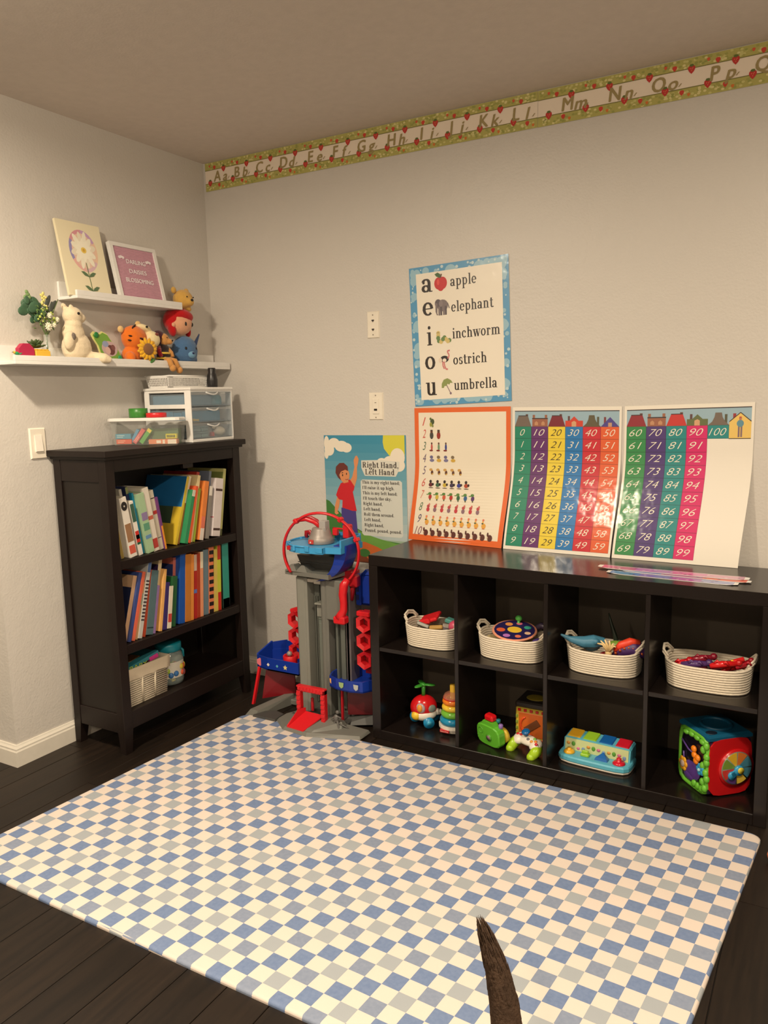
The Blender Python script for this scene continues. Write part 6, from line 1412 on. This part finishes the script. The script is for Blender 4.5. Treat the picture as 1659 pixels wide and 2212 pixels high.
# ------------------------------------------------------------------ toys in the lower cells
def lower_toys():
    z = KT+.0005; RED = P((200, 24, 30), .2); WH = P((230, 222, 208), .3); YE = P((228, 188, 50), .3); BL = P((28, 132, 180), .3); GR = P((60, 146, 50), .3)
    # helicopter
    t = thing('toy_helicopter', 'red toy helicopter with green rotor in the lower first cell', 'toy', (1.275, -.27, z)); c = Vector((1.275, -.265, z+.072)); R = rot('Z', 38)
    b = MB(); b.ell(c+Vector((0, 0, .008)), (.056, .044, .050), R, 24); b.build('body', RED, t)
    b = MB(); b.ell(c+Vector((.002, 0, -.020)), (.054, .046, .030), R, 20); b.ell(c+R @ Vector((.055, 0, -.02)), (.026, .014, .014), R); b.build('belly', WH, t)
    MB().ell(c+R @ Vector((-.034, -.020, -.020)), (.022, .020, .020), R).build('nose', YE, t)
    b = MB(); b.ell(c+R @ Vector((-.020, -.032, .014)), (.022, .012, .022), R @ rot('Z', -35)); b.build('front_window', P((176, 160, 170), .15), t)
    MB().ell(c+R @ Vector((-.024, -.040, .016)), (.012, .007, .016), R @ rot('Z', -35)).build('pilot', P((226, 150, 50), .4), t)
    MB().ell(c+R @ Vector((.028, -.036, .010)), (.018, .007, .016), R @ rot('Z', 20)).build('side_window', P((120, 130, 124), .15), t)
    for u, v in ((-.030, .035), (.012, -.044), (.05, .03)):
        p = c+R @ Vector((u, v, -.046)); w = MB().cyl(p+R @ Vector((0, -.008, 0)), p+R @ Vector((0, .008, 0)), .0225, n=20).build('wheel', BL, t); MB().cyl(p+R @ Vector((0, -.0095, 0)), p+R @ Vector((0, -.008, 0)), .010, n=12).build('hub', P((70, 170, 206), .3), w)
    b = MB(); b.cyl(c+Vector((0, 0, .055)), c+Vector((0, 0, .100)), .008); b.ell(c+Vector((0, 0, .102)), (.013, .013, .009))
    for k in range(3): a = rad(120*k+15); b.ell(c+Vector((.026*cos(a), .026*sin(a), .103)), (.026, .012, .005), rot('Z', 120*k+15))
    b.build('rotor', GR, t)
    # stacking rings
    t = thing('stacking_rings', 'stack of coloured rings on a white rocking base', 'toy', (1.417, -.268, z)); x, y = 1.411, -.268
    b = MB(); b.hull([Vector((x+.060*cos(a)*k, y+.055*sin(a)*k, z+h)) for a in [q*PI/10 for q in range(20)] for k, h in ((1, .036), (1, .024), (.55, .001), (.85, .008))]); b.build('rocking_base', WH, t)
    MB().cbox(x-.034, x+.006, y-.0575, y-.045, z+.012, z+.024, .001).build('label_plate', P((190, 36, 44), .4), t)
    b = MB(); vs, fs, w = text_mesh('Fisher-Price', 0, 0); s_ = .034/w
    b.add([(x-.031+p*s_, y-.0578, z+.015+q*.007) for p, q in vs], fs); b.build('lettering', PAPER((232, 224, 210)), t)
    for k, (r_, rr_, h, col) in enumerate([(.040, .0155, .051, (30, 136, 178)), (.036, .0145, .079, (112, 180, 60)), (.033, .0135, .105, (232, 196, 60)), (.031, .0130, .130, (232, 126, 36))]):
        b = MB(); b.tube([(x+r_*cos(a), y+r_*sin(a), z+h) for a in [q*PI/16 for q in range(32)]], rr_, 12, True); b.build('ring', P(col, .2), t)
    b = MB(); b.lathe([(.040, .141), (.041, .147), (.034, .160), (.018, .168), (.012, .169)], (x, y, z), 24); b.build('clear_ring', mat('clear_red', (214, 150, 120), .1, alpha=.45), t)
    b = MB(); b.tube([(x+.036*cos(a), y+.036*sin(a), z+.143) for a in [q*PI/12 for q in range(24)]], .005, 8, True); b.build('red_bead_ring', RED, t)
    MB().lathe([(.013, .03), (.013, .195), (.011, .199), (0, .200)], (x, y, z), 20).build('pole', P((226, 180, 56), .3), t)
    # toy camera
    t = thing('toy_camera', 'lime green toy camera with red shutter button', 'toy', (1.60, -.29, z)); R = rot('Z', -24) @ rot('X', 6); c = Vector((1.594, -.318, z+.044)); LG = P((96, 178, 50), .3)
    b = MB(); pts = []
    for k in range(24): a = 2*PI*k/24; q = (abs(cos(a))**4+abs(sin(a))**4)**-.25; pts.append((.062*cos(a)*q, .042*sin(a)*q))
    b.hull([c+R @ Vector((px*k, yy, pz*k)) for px, pz in pts for yy, k in ((-.018, .93), (-.014, 1), (.014, 1), (.018, .93))]); b.build('body', LG, t)
    b = MB(); b.hull([c+R @ Vector((sx*w, sy, sz)) for sx in (-1, 1) for sy in (-.014, .014) for sz, w in ((.038, .034), (.056, .026))]); b.build('top_hump', LG, t)
    MB().cbox(c.x-.024, c.x+.022, c.y-.016, c.y+.016, c.z+.055, c.z+.082, .007, R).build('shutter_button', RED, t)
    MB().cyl(c+R @ Vector((.008, -.022, -.004)), c+R @ Vector((.008, -.017, -.004)), .014, n=20).build('screen_ring', P((80, 150, 44), .3), t); MB().cyl(c+R @ Vector((.008, -.0235, -.004)), c+R @ Vector((.008, -.02, -.004)), .0095, n=16).build('screen', P((130, 110, 110), .1), t)
    b = MB(); b.tube([c+R @ Vector((-.036+.012*cos(a), -.0185, .014+.012*sin(a))) for a in [q*PI/6 for q in range(12)]], .0014, 5, True)
    for k in range(4): b.ell(c+R @ Vector((-.036+.022*cos(k*1.3), -.0185, -.016+.008*sin(k*1.3))), (.003, .0012, .003), R, 8)
    b.build('raised_marks', P((84, 160, 44), .3), t)
    b = MB(); b.cyl(c+R @ Vector((.04, .02, .0)), c+R @ Vector((.04, .034, .0)), .030, n=20); b.build('lens', P((206, 176, 54), .3), t)
    b = MB(); b.lathe([(.008, 0), (.009, .001), (.009, .014), (.006, .017)], c+R @ Vector((.046, .012, .036)), 12); b.build('purple_knob', P((140, 110, 180), .3), t)
    MB().lathe([(.009, 0), (.009, .012), (.007, .014)], c+R @ Vector((.026, .020, .050)), 12).build('teal_knob', P((30, 120, 130), .3), t)
    # shape sorter cube
    t = thing('shape_sorter', 'dark lidded shape sorter cube with orange front behind the controller', 'toy', (1.72, -.135, z))
    x0, x1, y0, y1 = 1.655, 1.785, -.21, -.08; h = .128
    MB().cbox(x0, x1, y0, y1, z, z+h, .004).build('box', P((206, 178, 60), .4), t)
    MB().cbox(x0+.013, x1-.013, y0-.002, y0+.004, z+.013, z+h-.018, .002).build('front_panel', P((214, 106, 40), .35), t)
    b = MB(); b.tube([(x0+.06+.038*cos(a), y0-.003, z+.06+.038*sin(a)) for a in [rad(q) for q in range(120, 300, 15)]], .004, 6); b.build('curved_mark', P((226, 84, 40), .35), t)
    MB().cbox(x0+.035, x1-.028, y0-.005, y0-.001, z+.045, z+.072, .001, rot('Y', -38)).build('shape_slot', P((120, 70, 40), .4), t)
    for k in range(5):
        MB().cbox(x0+.010+k*.024, x0+.022+k*.024, y0-.003, y0+.001, z+h-.014, z+h-.003, .001).build('red_square', RED, t)
        MB().cbox(x0+.010+k*.024, x0+.022+k*.024, y0-.003, y0+.001, z+.002, z+.010, .001).build('red_square', P((206, 90, 60), .3), t)
    for k in range(4): MB().cbox(x0+.001, x0+.010, y0-.003, y0+.001, z+.014+k*.024, z+.026+k*.024, .001).build('green_square', P((140, 160, 60), .3), t)
    MB().cbox(x0-.002, x1+.002, y0-.002, y1+.002, z+h+.0005, z+h+.026, .006).build('lid', P((40, 34, 30), .4), t)
    b = MB(); b.ell((x0+.065, y0+.06, z+h+.026), (.040, .034, .004)); b.build('lid_disc', P((136, 120, 36), .4), t)
    # game controller
    t = thing('toy_controller', 'white and lime toy game controller with a blue stick', 'toy', (1.735, -.31, z)); c = Vector((1.738, -.302, z+.036)); R = rot('Z', -22) @ rot('X', 24)
    b = MB(); b.ell(c+R @ Vector((0, .004, .004)), (.058, .024, .016), R, 20); b.ell(c+R @ Vector((-.040, .0, .002)), (.026, .028, .018), R); b.ell(c+R @ Vector((.042, -.002, .002)), (.026, .028, .018), R); b.build('shell', WH, t, remesh=.002)
    LI = P((166, 204, 40), .3)
    for s in (-1, 1): b = MB(); b.tube([c+R @ Vector((s*.046, .005, -.006)), c+R @ Vector((s*.056, -.022, -.008)), c+R @ Vector((s*.052, -.048, -.012))], [.020, .021, .017], 12); b.ell(c+R @ Vector((s*.052, -.050, -.012)), .017); b.build('grip', LI, t)
    b = MB(); b.cyl(c+R @ Vector((-.006, .010, .014)), c+R @ Vector((-.006, .012, .034)), .005); b.ell(c+R @ Vector((-.006, .012, .038)), (.017, .017, .008), R); b.build('stick', P((24, 96, 156), .25), t)
    for x, y, col in ((-.046, .004, (206, 40, 44)), (-.032, .006, (206, 40, 44)), (.034, .010, (120, 190, 80)), (.046, .0, (230, 130, 50)), (.030, -.006, (226, 150, 60)), (.056, -.010, (196, 40, 70)), (.010, -.002, (110, 110, 120))): MB().ell(c+R @ Vector((x, y, .019)), (.007, .006, .004), R, 10).build('button', P(col, .25), t)
    # pop-up toy
    t = thing('popup_toy', 'light blue pop up toy with four coloured lids', 'toy', (1.995, -.28, z)); TB = P((92, 176, 200), .3); R = rot('Z', -4)
    O = Vector((1.995, -.275, z))
    def T(u, v, w): return O+R @ Vector((u, v, w))
    se = [((abs(cos(a))**5+abs(sin(a))**5)**-.2*cos(a), (abs(cos(a))**5+abs(sin(a))**5)**-.2*sin(a)) for a in [k*PI/16 for k in range(32)]]
    b = MB(); b.hull([T(x*(.134-k), y*(.070-k), h) for x, y in se for k, h in ((.004, .008), (0, .012), (0, .024), (.003, .029), (.009, .0305))]); b.build('base', TB, t)
    b = MB(); b.hull([T(x*(.132-k), y*(.068-k), h) for x, y in se for k, h in ((.004, 0), (0, .004), (0, .0078))]); b.build('white_foot', WH, t)
    b = MB(); b.hull([T(sx*(.124-e), y, h-f) for sx in (-1, 1) for e, f in ((0, .006), (.006, 0)) for y, h in ((.062, .034), (.060, .082), (-.003, .076), (-.012, .034))]); b.build('rear_box', TB, t)
    b = MB(); b.hull([T(sx*.118, y, h) for sx in (-1, 1) for y, h in ((-.0135, .031), (-.0080, .073), (-.0115, .031), (-.006, .073))]); b.build('picture_strip', PAPER((196, 206, 150)), t)
    rr = random.Random(2)
    for k in range(12): p = T(-.105+k*.019, -.0120, .045+rr.uniform(-.006, .012)); MB().ell(p, (.007, .0025, .006+.003*(k % 2)), None, 8).build('picture_dot', PAPER([(214, 150, 70), (90, 160, 60), (206, 110, 150), (120, 150, 190)][k % 4]), t)
    cols = [(226, 172, 44), (150, 196, 50), (24, 96, 170), (204, 30, 50)]
    for k, col in enumerate(cols):
        x = -.091+k*.0605; b = MB(); b.hull([T(x+sx*(.025-e), y, h+l) for sx in (-1, 1) for (y, h) in ((.056, .0825), (.002, .0765)) for e, l in ((0, 0), (.003, .004))]); b.build('lid', P(col, .3), t)
    MB().lathe([(.020, 0), (.021, .004), (.014, .012), (.008, .013), (.008, .018)], T(-.093, -.036, .030), 18).build('dial', P(cols[0], .3), t)
    b = MB(); b.cbox(-.016, .016, -.012, .012, 0, .012, .003); b.cbox(-.012, .012, -.005, .005, .011, .022, .002); b.v = [T(-.032+p.x, -.036+p.y, .0295+p.z) for p in b.v]; b.build('slider', P(cols[1], .3), t)
    b = MB(); b.hull([T(.030+x, -.036+y, .030+h) for x, y, h in ((-.024, -.014, 0), (.024, -.014, 0), (-.024, .014, 0), (.024, .014, 0), (-.020, -.010, .010), (.020, -.010, .010), (0, .008, .024), (.004, .010, .024))]); b.build('lever', P(cols[2], .3), t)
    MB().lathe([(.022, 0), (.023, .004), (.018, .010), (.008, .011), (.009, .022), (.005, .025)], T(.092, -.036, .029), 18).build('knob', P(cols[3], .25), t)
    # activity cube
    t = thing('activity_cube', 'large activity cube with green and red faces in the last cell', 'toy', (2.395, -.215, z)); O = Vector((2.392, -.258, z)); R = rot('Z', 43); S = .079; H = .205
    def F(u, v, w): return O+R @ Vector((u, v, w))
    dk = P((46, 30, 60), .3)
    def rface(name, m, face, e0, e1, w0, w1, out, th=.006, rnd=.02):
        # rounded slab on face 'l' (towards -x,-y ... left) or 'r'
        b = MB(); pts = []
        cx, cw = (e0+e1)/2, (w0+w1)/2; hx, hw = (e1-e0)/2, (w1-w0)/2
        for k in range(28):
            a = 2*PI*k/28; q = (abs(cos(a))**5+abs(sin(a))**5)**-.2; pts.append((cx+hx*cos(a)*q*.99, cw+hw*sin(a)*q*.99))
        P_ = []
        for l in (out-th, out):
            for (e, w) in pts: P_.append(F(-S-l, e, w) if face == 'l' else F(e, -S-l, w))
        return b.hull(P_).build(name, m, t)
    b = MB(); b.hull([F(sx*(S-k), sy*(S-k), h) for sx in (-1, 1) for sy in (-1, 1) for k, h in ((.012, .004), (0, .014), (0, H-.014), (.010, H-.002))]); b.build('body', dk, t)
    GRN = P((104, 180, 54), .3)
    # green frame on left face
    def frame(face, m, wd, name, top=.0):
        n = 32; b = MB(); o = []; i_ = []
        for k in range(n):
            a = 2*PI*k/n; q = (abs(cos(a))**6+abs(sin(a))**6)**(-1/6); o.append((.082*cos(a)*q, H/2+.103*sin(a)*q)); i_.append(((.082-wd)*cos(a)*q, H/2+(.103-wd)*sin(a)*q))
        G = (lambda e, w, l: F(-S-l, e, w)) if face == 'l' else (lambda e, w, l: F(e, -S-l, w))
        vs = [G(*p, -.012) for p in o]+[G(*p, .004) for p in o]+[G(*p, .008) for p in [((x[0]+y[0])/2, (x[1]+y[1])/2) for x, y in zip(o, i_)]]+[G(*p, .003) for p in i_]+[G(*p, -.004) for p in i_]
        b.smooth = True; b.add(vs, [(j*n+k, j*n+(k+1) % n, (j+1)*n+(k+1) % n, (j+1)*n+k) for j in range(4) for k in range(n)]); return b.build(name, m, t)
    frame('l', GRN, .014, 'green_frame'); 
    for k in range(9): a = k/8; MB().ell(F(-S-.006, -.070+.012*sin(k*2), .03+a*.15), (.010, .012, .014), R, 10).build('leaf_relief', GRN, t)
    for k in range(4): MB().ell(F(-S-.005, -.05+.03*k, .185+.004*sin(k)), (.008, .016, .010), R, 10).build('leaf_relief', GRN, t)
    for k in range(3): MB().ell(F(-S-.005, -.052+.02*k, .020), (.008, .012, .014), R @ rot('X', 30), 10).build('leaf_relief', GRN, t)
    rface('black_panel', P((24, 20, 30), .25), 'l', -.060, .070, .03, .178, .002)
    b = MB(); b.tube([F(-S-.006, .062, .150), F(-S-.008, .02, .130), F(-S-.008, -.005, .128)], .003, 6); b.tube([F(-S-.006, .05, .11), F(-S-.006, .045, .07)], .003, 6); b.build('purple_stem', P((96, 66, 140), .3), t)
    b = MB(); b.ell(F(-S-.003, .005, .060), (.005, .045, .032), R); b.ell(F(-S-.003, .02, .035), (.005, .03, .016), R); b.build('purple_shape', P((92, 62, 140), .3), t)
    for e, w in ((-.012, .145), (-.016, .125), (-.026, .108), (-.034, .122)): MB().ell(F(-S-.010, e, w), (.008, .013, .012), R, 12).build('orange_bead', P((232, 130, 30), .25), t)
    b = MB()
    for k in range(6): a = k*PI/3; b.ell(F(-S-.008, .048+.014*cos(a), .066+.016*sin(a)), (.004, .011, .011), R, 10)
    b.build('yellow_flower', P((222, 160, 40), .3), t); MB().ell(F(-S-.012, .048, .066), (.004, .013, .013), R, 12).build('flower_mirror', P((170, 150, 140), .15), t)
    b = MB()
    for k in range(5): a = k*2*PI/5; b.ell(F(-S-.010, -.050+.012*cos(a), .088+.012*sin(a)), (.005, .010, .010), R, 10)
    b.build('blue_flower', P((50, 150, 200), .25), t); MB().ell(F(-S-.015, -.050, .088), .006, None, 8).build('flower_centre', P((150, 200, 210), .25), t)
    # red face with round window
    RE = P((190, 24, 28), .25)
    rface('red_face', RE, 'r', -.082, .082, .004, H-.002, .006, .016)
    b = MB(); G = lambda e, w, l: F(e, -S-l, w)
    b.cyl(G(.020, .098, .004), G(.020, .098, .012), .066, n=32); b.build('window_rim', RE, t)
    MB().cyl(G(.020, .098, .004), G(.020, .098, .0128), .058, n=32).build('window_disc', P((110, 120, 110), .2), t)
    for k, col in enumerate([(70, 130, 150), (214, 120, 50), (226, 180, 50), (120, 150, 60), (200, 60, 50), (90, 60, 120), (226, 190, 70), (70, 130, 150)]):
        a0, a1 = k*PI/4+.05, (k+1)*PI/4-.05; b = MB(); pts = [(.020, .098)]+[(.020+.055*cos(a0+(a1-a0)*q/4), .098+.055*sin(a0+(a1-a0)*q/4)) for q in range(5)]
        b.hull([G(e, w, l) for e, w in pts for l in (.012, .0136)]); b.build('wedge', P(col, .3), t)
    b = MB(); b.cyl(G(.025, .092, .012), G(.025, .092, .022), .017, n=18); b.cyl(G(.0, .076, .012), G(.0, .076, .020), .014, n=16); b.hull([G(e, w, l) for e, w in ((.02, .10), (.03, .085), (-.006, .085), (.004, .068)) for l in (.014, .020)]); b.build('blue_spinner', P((50, 150, 196), .25), t)
    MB().cyl(G(.028, .093, .020), G(.028, .093, .026), .011, n=14).build('yellow_knob', P((206, 186, 60), .25), t)
    b = MB(); b.hull([F(sx*S*k, sy*S*k, h) for sx in (-1, 1) for sy in (-1, 1) for k, h in ((1.05, H-.006), (1.05, H+.004), (.94, H+.012))]); b.build('blue_top', P((18, 84, 116), .35), t)  # top coloured darker, shade inside the cell is put into its colour
    b = MB(); b.tube([F(.05*cos(a), .05*sin(a), H+.014) for a in [q*PI/12 for q in range(24)]], .006, 8, True); b.build('top_ring', P((20, 78, 108), .35), t)
    MB().ell(F(-.055, -.055, H+.012), (.020, .016, .003), R).build('top_hole', P((20, 30, 44), .4), t)
lower_toys()

# ------------------------------------------------------------------ small ball at the right edge, dog in the foreground
one('toy_ball', 'small orange ball on the floor right of the mat', 'ball', MB().ell((2.606, -.60, .0205), .020), P((206, 104, 54), .4))
def dog():
    t = thing('dog', 'dark brown dog, only its raised furry tail reaching into the frame', 'dog', (2.52, -2.48, 0))
    fur = mat('dark_brown_fur', (62, 46, 34), .8, bump=1, bscale=260, var=.45, vscale=70, spec=.2)
    H = Vector((2.385, -2.215, .0)); D = Vector((.42, -.90, 0)).normalized(); N = Vector((-D.y, D.x, 0))
    P_ = lambda f, s, z: H+D*f+N*s+Vector((0, 0, z))
    V = []; E_ = []; Rr = []
    def chain(pts, par=None):
        for i, (p, r_) in enumerate(pts):
            V.append(p); Rr.append(r_)
            if i == 0:
                if par is not None: E_.append((par, len(V)-1))
            else: E_.append((len(V)-2, len(V)-1))
        return len(V)-1
    chain([(P_(.07, 0, .47), (.075, .085))])                        # pelvis
    chain([(P_(.20, 0, .46), (.075, .085)), (P_(.33, 0, .45), (.085, .10)), (P_(.46, 0, .45), (.095, .125)), (P_(.56, 0, .47), (.08, .105))], 0); ch = len(V)-1
    chain([(P_(.64, 0, .55), (.058, .062)), (P_(.70, 0, .62), (.055, .058)), (P_(.78, 0, .625), (.046, .045)), (P_(.86, 0, .60), (.030, .028)), (P_(.90, 0, .592), (.022, .022))], ch)
    for s in (-1, 1):
        chain([(P_(.08, s*.075, .40), (.055, .062)), (P_(.14, s*.08, .29), (.034, .040)), (P_(.03, s*.08, .16), (.018, .022)), (P_(.06, s*.08, .035), (.017, .017)), (P_(.10, s*.08, .018), (.020, .016))], 0)
        chain([(P_(.53, s*.075, .36), (.040, .045)), (P_(.50, s*.075, .24), (.028, .03)), (P_(.53, s*.075, .12), (.020, .02)), (P_(.53, s*.075, .03), (.018, .018)), (P_(.57, s*.075, .017), (.020, .015))], ch-1)
    me = bpy.data.meshes.new('body'); off = Vector(t.location); me.from_pydata([v-off for v in V], E_, []); o = bpy.data.objects.new('body', me); C.objects.link(o); o.parent = t
    sk = o.modifiers.new('skin', 'SKIN'); sk.use_smooth_shade = True
    for v, r_ in zip(me.skin_vertices[0].data if me.skin_vertices else [], Rr): v.radius = (r_[0]*1.2, r_[1]*1.2)
    if not me.skin_vertices: pass
    me.skin_vertices[0].data[0].use_root = True
    ss = o.modifiers.new('sub', 'SUBSURF'); ss.levels = 2; ss.render_levels = 2; me.materials.append(fur)
    for s in (-1, 1):
        b = MB(); b.hull([P_(.68, s*.035, .665), P_(.74, s*.045, .66), P_(.70, s*.05, .60), P_(.72, s*.075, .585), P_(.70, s*.068, .57), P_(.67, s*.05, .61)]); b.build('ear', fur, t)
        MB().ell(P_(.775, s*.036, .645), .008).build('eye', P((20, 14, 12), .1), t)
    MB().ell(P_(.888, 0, .600), (.014, .014, .012)).build('nose', P((18, 14, 14), .2), t)
    # tail: flat brush of fur tapering to the tip
    b = MB(); pts = [Vector(p) for p in ((2.4248, -2.3088, 0.4430), (2.4098, -2.2588, 0.5030), (2.3988, -2.2328, 0.5430), (2.3888, -2.2088, 0.5880), (2.3778, -2.1938, 0.6280), (2.3648, -2.1848, 0.6680), (2.3508, -2.1788, 0.6960), (2.3408, -2.1768, 0.7180))]
    b.tube(pts, [.026, .024, .0225, .0205, .0190, .0155, .011, .003], 18); b.build('tail', fur, t)
    hb = MB(); rr = random.Random(9)
    for k in range(900):
        f = rr.random()*.97; i = min(5, int(f*6)); q = f*6-i; i += 1; p = pts[i].lerp(pts[i+1], q); ax = (pts[i+1]-pts[i]).normalized(); w = [.026, .0225, .022, .020, .018, .0148, .010, .0028]; r_ = w[i]+(w[i+1]-w[i])*q
        a = rr.uniform(0, 2*PI); u = ax.orthogonal().normalized(); v = ax.cross(u); d = u*cos(a)+v*sin(a)
        hb.tube([p+d*r_*.92, p+d*(r_+.0002)+ax*.008, p+d*(r_-.0006)+ax*.018], [.0008, .0007, .0002], 4)
    h = hb.build('tail_hair', fur, t); h['kind'] = 'stuff'
dog()
